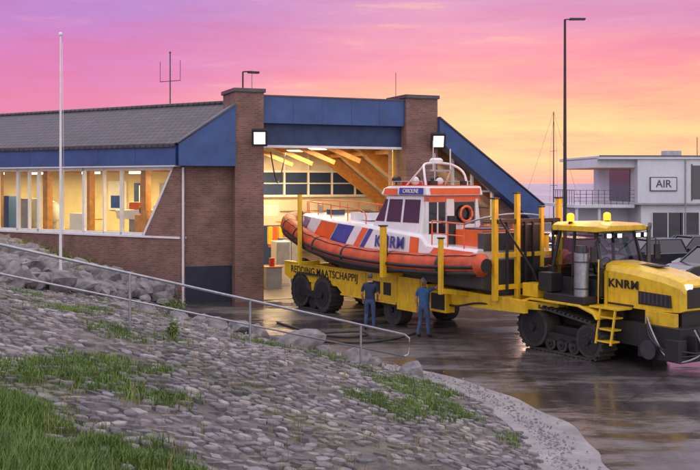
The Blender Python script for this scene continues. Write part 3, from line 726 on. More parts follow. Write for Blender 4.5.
b.bx(11.17,11.2,-.38,.44,1.75,3.4,'black')
for y in (-.9,-.2,.1,.9): b.bx(11.23,11.3,y-.03,y+.03,1.6,3.5,'black')
b.tube([(11.3,-1.2,3.6),(11.4,-.8,3.0),(11.5,-.2,2.2),(11.7,.1,1.4)],.035,'black',8)
b.obj('guide_posts',ca_,.008)
b=MB()
for s in (-1,1):
    y0,y1=sorted((s*1.05,s*1.6))
    belt(b,(.95,.66),.6,(2.45,.66),.6,y0,y1,.03,.035,40)
    for x in (.95,2.45): wheel(b,x,y0+.03,y1-.03,.66,.59,'steel','black',.75)
    b.cyl((1.7,y0+.1,.3),(1.7,y1-.1,.3),.26,'black')
    b.bx(.9,2.5,*sorted((s*1.5,s*1.63)),.5,.72,'black'); b.bx(1.5,1.9,*sorted((s*1.34,s*1.45)),.7,1.0,'yellow')
b.cyl((1.0,-1.1,.66),(1.0,1.1,.66),.09,'steel'); b.cyl((2.4,-1.1,.66),(2.4,1.1,.66),.09,'steel')
for s in (-1,1): wheel(b,6.2,s*.75,s*1.2,.5,.5,'rubber','steel')
b.obj('running_gear',ca_)
text('lettering','REDDING MAATSCHAPPIJ',.36,(2.35,-1.487,1.38),(R(90),0,0),'black',ca_,sx=1.05,bold=.004,sp=1.05)

# ------------------------------------------------------------------ lifeboat
bo=empty('rescue_lifeboat',(-1.03,36.6,.0),BR)
b=MB()
ST=[(-1.35,.04,2.55,2.8,.10,3.1),(-.6,.35,2.0,2.5,.8,3.02),(.4,.85,1.55,2.15,1.15,2.85),(2,1.2,1.25,1.8,1.4,2.6),(4,1.38,1.2,1.65,1.45,2.45),(7,1.42,1.2,1.6,1.48,2.4),(10.8,1.4,1.25,1.6,1.46,2.4)]
vs=[]
for (u,bc,zk,zc,bd,zd) in ST: vs+=[(u,-bd,zd),(u,-bc,zc),(u,0,zk),(u,bc,zc),(u,bd,zd)]
fs=[(k*5+j,k*5+(j+1)%5,(k+1)*5+(j+1)%5,(k+1)*5+j) for k in range(len(ST)-1) for j in range(5)]+[(0,1,2,3,4),tuple(range(30,35))]
b.add(vs,fs,'hull'); b.obj('hull',bo,.02)
half=[(11.0,-1.62,2.3),(9,-1.72,2.18),(6.5,-1.76,2.14),(4,-1.74,2.22),(2.2,-1.68,2.44),(.7,-1.5,2.72),(-.5,-1.18,2.96),(-1.35,-.65,3.10),(-1.65,0,3.16)]
path=half+[(x,-y,z) for x,y,z in half[-2::-1]]
sp_=smooth_path(path,5)
b=MB(); b.tube(sp_,.33,'tube',20)
def outw(p): return Vector((0,math.copysign(1,p.y),0)) if p.x>0 else Vector((p.x-.3,p.y,0)).normalized()
b.tube([p+outw(p)*.31+Vector((0,0,-.04)) for p in sp_],.06,'black',8)
b.tube([p+outw(p)*.23+Vector((0,0,-.22)) for p in sp_],.09,'black',8)
for s in (-1,1):
    b.cyl((11.0,s*1.62,2.3),(11.2,s*1.62,2.3),.335,'tube',r1=.2,n=20); b.cyl((11.2,s*1.62,2.3),(11.22,s*1.62,2.3),.2,'black',n=16)
for k in range(4,len(sp_)-4,5):
    p=sp_[k]; t=(sp_[k+1]-sp_[k-1]).normalized(); 
    b.cyl(p-t*.06,p+t*.06,.338,'black',n=20)
b.tube([p+outw(p)*.2+Vector((0,0,.28+.02*math.cos(k*2.5))) for k,p in enumerate(sp_)],.014,'black',6)
b.obj('inflatable_collar',bo)
b=MB()
SS=[(-1.0,.25,3.05,3.25,.2),(-.2,.9,2.9,3.45,.65),(1.0,1.25,2.75,3.42,.95),(2.5,1.42,2.5,3.32,1.1),(4.9,1.44,2.4,3.2,1.2),(7.9,1.44,2.35,3.0,1.3),(8.2,1.44,2.35,2.75,1.3),(10.5,1.42,2.35,2.7,1.3)]
vs=[]
for (u,b0,z0,z1,b1) in SS: vs+=[(u,-b0,z0),(u,-(b0*.6+b1*.4),z1-.08),(u,-b1,z1),(u,b1,z1),(u,(b0*.6+b1*.4),z1-.08),(u,b0,z0)]
nS=len(SS)
fs=[(k*6+j,k*6+(j+1)%6,(k+1)*6+(j+1)%6,(k+1)*6+j) for k in range(nS-1) for j in range(6)]+[tuple(range(6)),tuple(range(nS*6-6,nS*6))]
b.add(vs,fs,'boatwhite'); b.obj('deckhouse_base',bo,.03)
def side(u,k,s,off=.012):
    for i in range(len(SS)-1):
        if SS[i][0]<=u<=SS[i+1][0]:
            t=(u-SS[i][0])/(SS[i+1][0]-SS[i][0]); A_=SS[i];B_=SS[i+1]
            b0=A_[1]+(B_[1]-A_[1])*t; z0=A_[2]+(B_[2]-A_[2])*t; z1=A_[3]+(B_[3]-A_[3])*t; b1=A_[4]+(B_[4]-A_[4])*t
            bm_=b0*.6+b1*.4
            return Vector((u,s*(b0+(bm_-b0)*k+off),z0+(z1-.08-z0)*k))
b=MB()
def stripe(u0,u1,sh,m,k0=.05,k1=.97,off=.012):
    for s in (-1,1):
        n=8; vs=[]
        for i in range(n+1):
            t=i/n
            for kk in (k0,k1):
                u=u0+(u1-u0)*t+sh*kk; vs.append(side(u,kk,s,off))
        b.add(vs,[(2*i,2*i+1,2*i+3,2*i+2) for i in range(n)],m)
stripe(-.6,.5,.5,'boatblue'); stripe(1.4,2.6,.5,'orange'); stripe(2.65,3.7,.5,'boatblue'); stripe(4.2,4.55,.5,'orange'); stripe(4.6,4.85,.5,'boatblue')
stripe(7.4,7.85,.0,'orange'); stripe(8.3,10.1,.3,'orange')
b.obj('livery_stripes',bo)
text('lettering','KNRM',.54,(6.35,-1.455,2.69),(R(83),0,0),'boatblue',bo,bold=.008,sp=1.12)
def cx_(x): return 4.9+(x-3.5)*.62
def taper(b,prof,w0,w1,zb,zt,m):
    n=len(prof); vs=[]
    for s in (-1,1):
        for (x,z) in prof:
            w=w0+(w1-w0)*(z-zb)/(zt-zb); vs.append((x,s*w,z))
    b.add(vs,[(i,(i+1)%n,n+(i+1)%n,n+i) for i in range(n)]+[tuple(range(n))[::-1],tuple(range(n,2*n))],m)
b=MB()
taper(b,[(cx_(x),z) for x,z in [(3.5,2.9),(3.9,3.3),(4.85,4.2),(8.1,4.2),(8.1,2.6),(3.5,2.6)]],1.3,1.08,2.6,4.2,'boatwhite')
b.obj('wheelhouse',bo,.05)
b=MB()
taper(b,[(cx_(x),z) for x,z in [(4.4,4.205),(4.6,4.44),(5.1,4.50),(8.3,4.50),(8.42,4.205)]],1.15,1.10,4.2,4.6,'boatwhite')
b.obj('wheelhouse_roof',bo,.05)
b=MB()
def wy(z,o=.012): return 1.3+(1.08-1.3)*(z-2.6)/1.6+o
for s in (-1,1):
    for (x0,x1,xt0,xt1,z0,z1) in ((4.05,4.85,4.8,5.0,3.35,4.08),(5.05,6.3,5.15,6.3,3.35,4.08),(6.5,7.85,6.5,7.8,3.35,4.08)):
        vs=[(cx_(x0),s*wy(z0),z0),(cx_(x1),s*wy(z0),z0),(cx_(xt1),s*wy(z1),z1),(cx_(xt0),s*wy(z1),z1)]
        b.add(vs,[(0,1,2,3)],'dglass')
    b.add([(cx_(6.1),s*1.176,4.24),(cx_(8.1),s*1.176,4.24),(cx_(8.1),s*1.150,4.45),(cx_(6.1),s*1.150,4.45)],[(0,1,2,3)],'boatblue')
    b.add([(cx_(4.7),s*1.168,4.215),(cx_(5.9),s*1.168,4.215),(cx_(5.9),s*1.148,4.42),(cx_(4.8),s*1.148,4.42)],[(0,1,2,3)],'orange')
b.bx(cx_(5.2),cx_(8.2),-1.02,1.02,4.5,4.53,'orange')
for (ya,yb) in ((-1.0,-.4),(-.32,.32),(.4,1.0)):
    def fx_(z): return cx_(3.9+(z-3.3)*(.95/.9))-.02
    b.add([(fx_(3.4),ya,3.4),(fx_(3.4),yb,3.4),(fx_(4.1),yb*.92,4.1),(fx_(4.1),ya*.92,4.1)],[(0,1,2,3)],'dglass')
AX=cx_(8.1)
b.bx(AX,AX+.03,-.95,-.3,2.75,4.0,'dglass'); b.bx(AX,AX+.03,.1,.9,3.3,4.0,'dglass'); b.bx(AX,AX+.02,.05,1.05,2.65,3.25,'boatwhite'); b.bx(AX,AX+.06,-.27,.03,2.65,4.1,'boatwhite'); b.bx(AX,AX+.05,-1.1,-.97,2.65,4.15,'boatwhite')
b.bx(AX,AX+.07,.92,1.02,2.65,4.1,'boatwhite'); b.bx(AX+.03,AX+.06,-.64,-.60,2.75,4.0,'boatwhite'); b.bx(AX+.03,AX+.05,-.95,-.3,3.35,3.40,'boatwhite')
b.bx(AX,AX+.05,-1.12,1.12,4.02,4.18,'orange'); b.box((cx_(8.42)-.02,.0,4.34),(.04,2.0,.2),'orange')
b.box((AX+.12,.5,3.0),(.2,.5,.6),'boatwhite')
b.obj('windows',bo)
text('lettering','CAROLINE',.18,(cx_(7.1),-1.178,4.345),(R(84),0,0),'boatwhite',bo,bold=.002,sx=.95)
b=MB()
for s in (-1,1):
    b.tube(smooth_path([(7.5,s*.85,4.5),(7.35,s*.8,4.95),(7.05,s*.55,5.2),(6.95,0,5.25)],4),.04,'boatwhite',8)
    b.tube([(6.4,s*.8,4.5),(7.05,s*.6,5.15)],.03,'boatwhite',8)
b.cyl((6.95,0,5.23),(6.95,0,5.35),.22,'boatwhite',n=20); b.cyl((6.95,0,5.35),(6.95,0,5.41),.22,'boatwhite',r1=.15,n=20); b.box((7.1,-.0,5.0),(.2,.9,.06),'galv')
b.cyl((7.3,.3,5.05),(7.3,.3,5.7),.02,'white',n=6); b.cyl((7.3,-.4,5.0),(7.3,-.4,5.95),.015,'white',n=6); b.cyl((6.0,.7,4.5),(6.0,.7,5.6),.012,'white',n=6)
b.sph((6.55,-.55,4.66),(.14,.14,.15),'boatwhite'); b.sph((6.5,.5,4.65),.13,'boatwhite')
for y in (-.8,.0,.8): b.cyl((5.85,y,4.5),(5.85,y,4.64),.03,'black',n=8); b.cyl((5.75,y,4.72),(6.0,y,4.72),.1,'black',n=14); b.cyl((5.74,y,4.72),(5.75,y,4.72),.085,'white',n=14)
b.box((6.15,-.3,4.60),(.35,.7,.14),'red'); b.box((6.2,.5,4.6),(.3,.3,.14),'black'); b.box((7.6,-.6,4.6),(.12,.2,.13),'black'); b.box((7.6,.6,4.6),(.12,.2,.13),'black')
for s in (-1,1):
    b.tube([(5.95,s*.98,4.52),(5.95,s*1.0,4.65),(7.5,s*1.0,4.65),(7.5,s*.98,4.52)],.018,'galv',6)
    b.tube([(9.9,s*1.3,3.4),(8.4,s*1.32,3.45)],.025,'orange',8); b.tube([(9.9,s*1.3,3.05),(8.4,s*1.32,3.08)],.018,'orange',8)
    for x in (8.4,9.15,9.9): b.cyl((x,s*1.32,2.7),(x,s*1.31,3.43),.022,'orange',n=8)
    rl=smooth_path([(4.6,s*1.15,3.2),(4.4,s*1.15,3.65),(2.4,s*1.05,3.8),(.4,s*.8,3.9),(-.7,s*.3,3.92),(-.85,0,3.92)],5); b.tube(rl,.022,'orange',8)
    for (x,y) in ((3.4,1.1),(2.2,1.03),(1.1,.9),(.1,.7),(-.6,.35)): b.cyl((x,s*y,3.25),(x,s*y,3.86),.02,'orange',n=8)
b.box((9.4,0,2.95),(1.3,1.5,.5),'orange'); b.box((9.4,0,3.22),(.9,1.1,.05),'hull'); b.box((10.4,0,2.9),(.3,2.2,.5),'hull'); b.cyl((8.7,-.8,2.7),(8.7,-.8,3.6),.14,'black')
b.box((3.2,0,3.42),(1.2,.9,.26),'boatwhite'); b.box((3.2,0,3.56),(.5,.5,.05),'dglass'); b.box((.9,0,3.5),(.5,.5,.22),'hull'); b.cyl((-.2,0,3.4),(-.2,0,3.75),.05,'galv')
b.tube(smooth_path([(9.9,-1.3,3.4),(10.6,-1.2,3.6),(10.6,0,3.7),(10.6,1.2,3.6),(9.9,1.3,3.4)],4),.03,'galv',8)
b.box((8.5,.9,3.0),(.5,.4,.5),'red')
b.obj('mast_and_deck_gear',bo,.006)
b=MB(); ring=[(AX+.13,.48+.24*math.cos(a),3.62+.24*math.sin(a)) for a in np.linspace(0,2*math.pi,20,endpoint=False)]
b.tube(ring,.045,'orange',8,closed=True); b.obj('lifebuoy',bo)

# ------------------------------------------------------------------ tractor
TR=math.atan2(-.852,.524)
tr=empty('tracked_tractor',(5.87,27.5,0),TR)
b=MB()
for s in (-1,1):
    y0,y1=sorted((s*.72,s*1.28))
    belt(b,(.55,.62),.56,(2.62,.50),.44,y0,y1,.04,.055,46)
    wheel(b,.55,y0+.02,y1-.02,.62,.55,'rubber','black',.8); wheel(b,2.62,y0+.02,y1-.02,.50,.43,'rubber','black',.8)
    for x in (1.18,1.62,2.06): wheel(b,x,y0+.06,y1-.06,.25,.19,'rubber','black',.6)
    b.bx(.6,2.5,*sorted((s*.6,s*1.0)),.4,.72,'black'); b.beam((1.0,s*1.18,.45),(2.4,s*1.18,.42),.08,.2,'black')
b.obj('tracks',tr)
b=MB()
b.bx(.0,3.2,-.6,.6,.45,1.35,'black'); b.bx(2.9,4.9,-.42,.42,.75,1.45,'black')
for s in (-1,1):
    b.prism([(-.1,1.1),(.0,1.28),(.5,1.42),(2.35,1.42),(2.9,1.28),(3.0,1.1),(2.95,1.1),(2.85,1.22),(2.33,1.36),(.5,1.36),(.05,1.22),(-.05,1.1)],'y',*sorted((s*.6,s*1.36)),'yellow2')
    b.bx(1.0,2.5,*sorted((s*.82,s*1.3)),1.421,1.62,'black'); 
b.bx(-.25,.05,-.8,.8,.7,1.25,'yellow2'); b.bx(-.9,-.2,-.2,.2,.75,.95,'yellow2'); b.cyl((-.8,0,.7),(-.8,0,1.3),.07,'steel')
b.bx(.0,.9,-.75,.75,1.35,1.75,'yellow2'); b.bx(.1,.7,-1.25,-.8,1.43,1.8,'yellow2'); b.bx(.1,.7,.8,1.25,1.43,1.8,'yellow2'); b.bx(-.05,.12,-.5,.5,1.75,2.2,'black')
b.obj('chassis',tr,.015)
b=MB()
def loft(b,secs,m,smooth=False):
    n=len(secs[0]); vs=[p for s_ in secs for p in s_]
    fs=[(k*n+j,k*n+(j+1)%n,(k+1)*n+(j+1)%n,(k+1)*n+j) for k in range(len(secs)-1) for j in range(n)]+[tuple(range(n)),tuple(range((len(secs)-1)*n,len(secs)*n))]
    b.add(vs,fs,m,smooth)
def hs(x,w,z0,z1): return [(x,-w,z0),(x,-w,z1-.22),(x,-w*.86,z1-.07),(x,-w*.55,z1),(x,w*.55,z1),(x,w*.86,z1-.07),(x,w,z1-.22),(x,w,z0)]
loft(b,[hs(2.62,.68,1.42,2.55),hs(3.6,.66,1.42,2.48),hs(4.5,.62,1.42,2.36),hs(4.95,.56,1.45,2.24),hs(5.05,.48,1.5,2.1)],'yellow2')
b.bx(5.03,5.07,-.42,.42,1.55,2.05,'black'); b.bx(2.74,2.752,-.685,.685,1.43,2.3,'black'); b.bx(3.3,4.0,-.2,.2,2.47,2.50,'black'); b.obj('bonnet',tr,.02)
b=MB()
for s in (-1,1):
    b.prism([(3.75,1.55),(4.75,1.55),(4.72,1.85),(3.75,1.88)],'y',*sorted((s*.60,s*.668)),'black')
    for i in range(7): b.bx(3.8+i*.13,3.85+i*.13,*sorted((s*.6,s*.675)),1.58,1.84,'steel')
    b.bx(2.75,3.6,*sorted((s*.6,s*.69)),1.45,1.50,'black')
for s in (-1,1): b.box((5.02,s*.34,2.07),(.1,.2,.12),'head')
b.bx(4.0,4.9,-.70,-.55,.95,1.42,'yellow2'); 
b.bx(3.9,5.2,-.85,.85,.28,1.1,'black'); b.bx(5.2,5.45,-.6,.6,.4,.95,'black'); b.bx(4.9,5.3,-1.05,-.75,.35,.85,'black'); b.bx(4.9,5.3,.75,1.05,.35,.85,'black')
b.cyl((4.3,-.95,.5),(4.3,-.85,.5),.24,'steel',n=18); b.bx(3.1,3.9,-.78,.78,.5,1.1,'black')
b.cyl((5.45,-.3,.65),(5.62,-.3,.65),.09,'steel'); b.cyl((5.45,.3,.65),(5.62,.3,.65),.09,'steel')
for k,(a0,dz) in enumerate(((-.6,.0),(-.45,.06),(-.3,.12))):
    b.tube(smooth_path([(4.1,-.75,1.3-dz),(4.5,-1.0-.04*k,.95-dz),(4.9,-1.02,.45+dz),(5.3,-.9,.35+dz*2),(5.55,-.5,.6),(5.4,a0,1.1)],6),.022,'black' if k else 'grey',8)
b.obj('front_winch',tr,.012)
b=MB()
cz0,cz1=1.62,3.32
prof=[(.95,cz0),(.85,2.3),(1.05,cz1),(2.35,cz1),(2.62,2.35),(2.5,cz0)]
def cab_y(z): return .82-.1*max(0,(z-2.0))/1.3
for s in (-1,1):
    for i in range(len(prof)):
        (xa,za),(xb,zb)=prof[i],prof[(i+1)%len(prof)]
        b.beam((xa,s*cab_y(za),za),(xb,s*cab_y(zb),zb),.08,.08,'black')
    b.beam((1.6,s*.82,cz0),(1.6,s*cab_y(cz1),cz1),.07,.07,'black')
    b.prism([(.95,cz0),(.86,2.05),(2.58,2.05),(2.5,cz0)],'y',*sorted((s*.79,s*.83)),'black')
for (x,z) in prof: b.beam((x,-cab_y(z),z),(x,cab_y(z),z),.08,.08,'black')
b.bx(.95,2.5,-.8,.8,cz0-.05,cz0+.02,'black'); b.bx(2.54,2.6,-.8,.8,1.62,2.2,'black')
b.bx(1.1,1.6,-.28,.28,1.9,2.05,'black'); b.box((1.1,0,2.4),(.15,.5,.75),'black'); b.cyl((2.2,0,1.7),(2.05,0,2.35),.04,'black'); 
b.tube([(2.0+.06*math.sin(a),.2*math.cos(a),2.4+.18*math.sin(a)) for a in np.linspace(0,6.28,16,endpoint=False)],.02,'black',6,closed=True)
b.obj('cab_frame',tr,.012)
b=MB()
for s in (-1,1): b.add([(.94,s*.83,2.05),(2.56,s*.83,2.05),(2.62,s*.81,2.35),(2.36,s*.72,cz1),(1.05,s*.72,cz1),(.87,s*.81,2.3)],[(0,1,2,3,4,5)],'cglass')
b.add([(2.63,-.8,2.25),(2.63,.8,2.25),(2.38,.71,cz1),(2.38,-.71,cz1)],[(0,1,2,3)],'cglass'); b.add([(.84,-.8,2.1),(.84,.8,2.1),(1.03,.71,cz1),(1.03,-.71,cz1)],[(0,1,2,3)],'cglass')
b.obj('cab_glass',tr,recalc=False)
b=MB(); loft(b,[[(x,-w,z0),(x,-w,z1),(x,-w*.8,z1+.07),(x,w*.8,z1+.07),(x,w,z1),(x,w,z0)] for x,w,z0,z1 in ((.8,.8,3.33,3.42),(.95,.9,3.3,3.46),(2.5,.9,3.3,3.46),(2.8,.78,3.34,3.42))],'yellow2'); b.obj('cab_roof',tr,.02)
b=MB()
b.cyl((2.2,-1.08,1.6),(2.2,-1.08,2.75),.19,'galv',n=22); b.cyl((2.2,-1.08,2.75),(2.2,-1.08,2.95),.15,'steel',n=18); b.cyl((2.2,-1.08,1.42),(2.2,-1.08,1.6),.13,'black',n=14)
for z in (1.8,2.5): b.cyl((2.2,-1.08,z),(2.2,-1.08,z+.04),.2,'steel',n=22)
b.cyl((2.85,.75,2.3),(2.85,.75,3.3),.06,'steel',n=14); b.tube([(2.85,.75,3.3),(2.85,.78,3.42),(2.8,.86,3.5)],.06,'steel',12)
for s in (-1,1):
    b.tube([(2.5,s*.8,3.15),(2.75,s*1.15,3.1),(2.75,s*1.18,2.5)],.02,'black',6); b.box((2.75,s*1.2,2.75),(.06,.2,.4),'black')
    for (x,y) in ((2.76,.7),(2.8,.35),(.82,.7)): b.box((x,s*y,3.22),(.1,.18,.13),'black'); b.box((x+(.055 if x>1 else -.055),s*y,3.22),(.01,.15,.1),'head')
for i in range(3): b.bx(2.95,3.45,-1.32+.06*i,-1.0+.06*i,.55+i*.3,.59+i*.3,'yellow2')
b.beam((2.95,-1.33,.5),(2.95,-1.15,1.42),.04,.06,'yellow2'); b.beam((3.45,-1.33,.5),(3.45,-1.15,1.42),.04,.06,'yellow2')
b.tube([(2.62,-.9,1.45),(2.68,-.95,2.3),(2.62,-.88,2.6)],.018,'yellow2',6)
b.bx(2.6,3.55,-1.2,-.66,1.38,1.43,'yellow2')
b.box((1.0,-1.05,1.9),(.5,.4,.5),'black'); b.box((.6,0,2.0),(.5,1.0,.5),'black')
b.tube(smooth_path([(.2,-.3,1.9),(-.2,-.4,2.1),(-.5,-.3,1.6),(-.8,-.2,1.2)],5),.025,'black',6); b.tube(smooth_path([(.2,.1,1.9),(-.3,.1,2.2),(-.6,.0,1.7),(-.9,.1,1.25)],5),.02,'red',6)
b.obj('exhaust_steps_mirrors',tr,.008)
b=MB()
for (x,y) in ((1.5,-.78),(1.5,.62)):
    b.cyl((x,y,3.46),(x,y,3.56),.06,'black',n=12); b.cyl((x,y,3.56),(x,y,3.72),.10,'beacon',n=16); b.sph((x,y,3.72),(.10,.10,.06),'beacon',14,8)
b.obj('beacons',tr)
for (x,y) in ((1.5,-.78),(1.5,.62)):
    l=bpy.data.lights.new('beacon_light','POINT'); l.energy=60; l.color=(1,.30,.03); l.shadow_soft_size=.1; o=bpy.data.objects.new('beacon_light',l); scene.collection.objects.link(o); o.parent=tr; o.location=(x,y,3.95)
text('lettering','KNRM',.31,(3.28,-.69,2.0),(R(90),0,0),'black',tr,bold=.004,sx=1.1,sp=1.1,ext=.012)

# ------------------------------------------------------------------ hose on ground
b=MB()
b.tube(smooth_path([(-2.4,31.2,.03),(-1.7,29.9,.03),(-.9,28.7,.03),(-.1,28.2,.03),(.5,28.6,.03),(.3,29.2,.03),(-.6,29.0,.03),(-1.5,28.4,.03),(-1.2,27.6,.03),(.2,27.2,.03),(1.2,27.8,.03),(2.0,28.9,.03)],8),.03,'rubber',8)
b.obj('hose')

# ------------------------------------------------------------------ people
def skin_obj(name,V,E,rad,parent,sub=2):
    me=bpy.data.meshes.new(name); me.from_pydata(V,E,[]); o=bpy.data.objects.new(name,me); scene.collection.objects.link(o)
    sk=o.modifiers.new('s','SKIN'); sk.use_smooth_shade=True
    sv=me.skin_vertices[0].data
    for i,r in enumerate(rad): sv[i].radius=r if isinstance(r,tuple) else (r,r); sv[i].use_root=(i==0)
    ss=o.modifiers.new('ss','SUBSURF'); ss.levels=sub; ss.render_levels=sub
    dg=bpy.context.evaluated_depsgraph_get(); m2=bpy.data.meshes.new_from_object(o.evaluated_get(dg)); bpy.data.objects.remove(o)
    o=bpy.data.objects.new(name,m2); scene.collection.objects.link(o); o.parent=parent; return o
def person(name,loc,rz,arms,headrot,shirt,hair,legs=((.02,-.02),(-.02,.03)),lean=0):
    e=empty(name,loc,rz)
    V=[];E=[];Rr=[]
    def v(p,r,par=None):
        V.append(p);Rr.append(r)
        if par is not None: E.append((par,len(V)-1))
        return len(V)-1
    pel=v((0,0,.96),(.155,.115)); sp1=v((0,-.02+lean*.4,1.12),(.15,.11),pel); ch=v((0,-.01+lean*.8,1.33),(.18,.12),sp1); nb=v((0,lean,1.47),(.10,.08),ch); nk=v((0,-.015+lean,1.56),.055,nb)
    for s,(kf,af) in zip((-1,1),legs):
        h=v((s*.095,0,.88),(.098,.1),pel); k=v((s*.115,-.03+kf,.49),(.068,.07),h); cf=v((s*.12,.0+af*.6,.33),(.062,.064),k); a=v((s*.125,.03+af,.10),(.05,.055),cf); hl=v((s*.13,.0+af,.055),(.05,.05),a); v((s*.15,-.15+af,.045),(.042,.035),hl)
    hands=[]
    for s,(el,wr) in zip((-1,1),arms):
        sh=v((s*.18,lean*.9,1.41),(.068,.068),ch); m_=v(tuple((Vector((s*.2,lean*.9,1.40))*.5+Vector(el)*.5)),(.052,.055),sh); ee=v(el,(.043,.045),m_); ww=v(wr,(.028,.032),ee); hands.append((Vector(el),Vector(wr),s))
    o=skin_obj('body',V,E,Rr,e)
    me=o.data; me.materials.clear()
    for k in ('jeans',shirt,'skin','shoe'): me.materials.append(M[k])
    for p in me.polygons:
        c=p.center; mi=1
        if c.z<.96 and abs(c.x)<.26: mi=0
        if c.z<.085: mi=3
        if c.z>1.5 and abs(c.x)<.1: mi=2
        for (el,wr,s) in hands:
            w=wr-el; t=(Vector(c)-el).dot(w)/w.length_squared; dd=(Vector(c)-el-w*t).length
            if -.35<t<1.3 and dd<.075 and c.x*s>.12 : mi=2 if t>-.3 else 1
        p.material_index=mi; p.use_smooth=True
    for (el,wr,s) in hands:
        d=(wr-el).normalized(); side_=d.cross(Vector((0,1,0))).normalized() if abs(d.y)<.9 else Vector((1,0,0)); fw=side_.cross(d)
        V=[tuple(wr-d*.02),tuple(wr+d*.045),tuple(wr+d*.085)];E=[(0,1),(1,2)];rr=[(.024,.03),(.022,.038),(.018,.038)]
        for i,(off,ln) in enumerate(((-.03,.07),(-.01,.08),(.01,.076),(.03,.06))):
            base=wr+d*.088+side_*off; V.append(tuple(base)); E.append((2,len(V)-1)); rr.append(.0095)
            V.append(tuple(base+d*ln*.5+fw*.008)); E.append((len(V)-2,len(V)-1)); rr.append(.009)
            V.append(tuple(base+d*ln*.85+fw*.03)); E.append((len(V)-2,len(V)-1)); rr.append(.0075)
        V.append(tuple(wr+d*.05-side_*.045+fw*.01)); E.append((1,len(V)-1)); rr.append(.011); V.append(tuple(wr+d*.085-side_*.062+fw*.02)); E.append((len(V)-2,len(V)-1)); rr.append(.009)
        h=skin_obj('hand',V,E,rr,e,1); h.data.materials.clear(); h.data.materials.append(M['skin'])
    b=MB(); b.sph((0,0,.0),(.077,.096,.118),'skin',20,14)
    b.v=[(x*(1-.25*max(0,-z/.118)),y*(1-.12*max(0,-z/.118))-.008*max(0,-z/.118),z) for x,y,z in b.v]
    b.add([(-.014,-.09,-.03),(.014,-.09,-.03),(0,-.118,-.025),(0,-.093,.025)],[(0,1,2),(0,2,3),(1,3,2)],'skin',True)
    for s in (-1,1):
        b.sph((s*.078,.008,-.005),(.012,.022,.032),'skin',8,6); b.sph((s*.03,-.083,.012),(.013,.01,.008),'white',8,6); b.sph((s*.03,-.0915,.012),(.006,.004,.006),'black',6,5)
        b.box((s*.03,-.09,.032),(.03,.01,.006),hair)
    b.box((0,-.088,-.055),(.042,.01,.008),'red')
    n0=len(b.v); b.sph((0,.012,.014),(.083,.098,.116),hair,20,14)
    for i in range(n0,len(b.v)):
        x,y,z=b.v[i]
        if y<-.045 and z<.075: b.v[i]=(x*.85,-.02+abs(x)*.1,z*.8)
        if z<-.045: b.v[i]=(x*.8,y*.75,-.045+(z+.045)*.3)
    h=b.obj('head',e); h.location=(0,-.03+lean,1.665); h.rotation_euler=headrot
    return e
person('man',(.62,29.7,0),R(168),(((-.25,-.03,1.13),(-.20,-.22,.98)),((.25,.03,1.13),(.24,-.12,.93))),(R(8),0,R(15)),'shirt2','hair')
person('man',(2.2,28.35,0),R(140),(((-.34,-.22,1.50),(-.36,-.42,1.72)),((.25,.05,1.14),(.27,-.03,.89))),(R(-18),0,R(-10)),'shirt','hair2',legs=((-.03,-.08),(.03,.1)))

# ------------------------------------------------------------------ world
w=bpy.data.worlds.new('World'); scene.world=w; w.use_nodes=True; N=w.node_tree.nodes; L=w.node_tree.links
bg=N['Background']; tc=N.new('ShaderNodeTexCoord'); sp=N.new('ShaderNodeSeparateXYZ'); L.new(tc.outputs['Generated'],sp.inputs[0])
def math_(op,a,b_=None,clamp=False): return math_n(N,L,op,a,b_,clamp)
mp=N.new('ShaderNodeMapping'); mp.inputs['Scale'].default_value=(1.6,1.0,14); mp.inputs['Rotation'].default_value=(0,R(-1.5),0); L.new(tc.outputs['Generated'],mp.inputs[0])
n1=noise_n(N,L,mp.outputs[0],1.7,7,.6)
mp2=N.new('ShaderNodeMapping'); mp2.inputs['Scale'].default_value=(4,2,34); mp2.inputs['Location'].default_value=(3,1,2); mp2.inputs['Rotation'].default_value=(0,R(2),0); L.new(tc.outputs['Generated'],mp2.inputs[0])
n2=noise_n(N,L,mp2.outputs[0],1.5,9,.62)
zz=math_('ADD',sp.outputs[2],math_('MULTIPLY',math_('SUBTRACT',n1,.5),.10))
e_=math_('MULTIPLY',zz,2.5,True)
def srgb(r,g,b_): return tuple(((c/255)/12.92 if c/255<.04045 else ((c/255+.055)/1.055)**2.4) for c in (r,g,b_))
warm=ramp(N,L,e_,[(0,srgb(215,155,165)),(.05,srgb(245,185,155)),(.13,srgb(255,204,150)),(.22,srgb(252,172,148)),(.32,srgb(240,145,168)),(.45,srgb(216,145,192)),(.7,srgb(190,150,215)),(1,srgb(165,150,215))])
cool=ramp(N,L,e_,[(0,srgb(195,130,170)),(.1,srgb(228,142,178)),(.2,srgb(230,130,182)),(.3,srgb(218,128,194)),(.42,srgb(195,130,202)),(.6,srgb(172,138,212)),(1,srgb(165,150,215))])
az=math_('DIVIDE',sp.outputs[0],math_('MAXIMUM',math_('ABSOLUTE',sp.outputs[1]),.05))
azf=N.new('ShaderNodeMapRange'); azf.interpolation_type='SMOOTHSTEP'; azf.inputs[1].default_value=-.28; azf.inputs[2].default_value=.12; L.new(az,azf.inputs[0])
c=mixrgb(N,L,azf.outputs[0],cool,warm)
cl=ramp(N,L,n2,[(.44,(0,0,0)),(.64,(.5,.5,.5))])
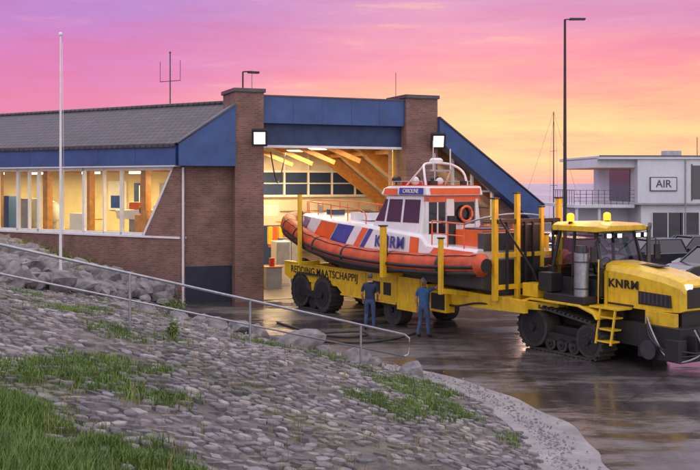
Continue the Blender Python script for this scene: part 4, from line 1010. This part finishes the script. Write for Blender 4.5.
cc=ramp(N,L,math_('MULTIPLY',sp.outputs[2],4,True),[(0,srgb(180,125,155)),(.25,srgb(228,125,145)),(.5,srgb(225,112,165)),(.9,srgb(170,118,188))])
c=mixrgb(N,L,cl,c,cc)
cl2=ramp(N,L,n2,[(.30,(.45,.45,.45)),(.42,(0,0,0))])
c=mixrgb(N,L,cl2,c,mixrgb(N,L,azf.outputs[0],srgb(235,160,205),srgb(255,205,160)))
up=N.new('ShaderNodeMapRange'); up.interpolation_type='SMOOTHSTEP'; up.inputs[1].default_value=.2; up.inputs[2].default_value=.6; L.new(sp.outputs[2],up.inputs[0])
c=mixrgb(N,L,up.outputs[0],c,(1.4,1.3,1.5))  # overhead sky brightened above the visible band, added as ambient fill
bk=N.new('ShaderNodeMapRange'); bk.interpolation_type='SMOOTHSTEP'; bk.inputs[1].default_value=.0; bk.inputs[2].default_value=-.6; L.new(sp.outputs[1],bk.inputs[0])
c=mixrgb(N,L,bk.outputs[0],c,(1.4,1.27,1.38))  # unseen sky behind the camera brightened, added to front-light camera-facing surfaces
sky=N.new('ShaderNodeTexSky'); sky.sky_type='NISHITA'; sky.sun_disc=False; sky.sun_elevation=R(5); sky.sun_rotation=R(8)
sm=mixrgb(N,L,1.0,sky.outputs[0],(.006,.006,.006),'MULTIPLY')
c=mixrgb(N,L,1.0,c,sm,'ADD')
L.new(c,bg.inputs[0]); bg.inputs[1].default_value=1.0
s=bpy.data.lights.new('sun','SUN'); s.energy=.4; s.angle=R(12); s.color=(1,.62,.45); so=bpy.data.objects.new('sun',s); scene.collection.objects.link(so)
az_=R(8); el=R(5); dirv=Vector((math.sin(az_)*math.cos(el),math.cos(az_)*math.cos(el),math.sin(el))); so.rotation_euler=dirv.to_track_quat('Z','Y').to_euler()

# ------------------------------------------------------------------ camera
cam=bpy.data.cameras.new('camera'); co=bpy.data.objects.new('camera',cam); scene.collection.objects.link(co); scene.camera=co
co.location=(0,0,4.6); co.rotation_euler=(R(90),0,0); cam.sensor_width=36; cam.lens=36*950/700; cam.shift_y=-52/700; cam.clip_end=20000
scene.view_settings.view_transform='Standard'; scene.view_settings.look='None'; scene.view_settings.exposure=0
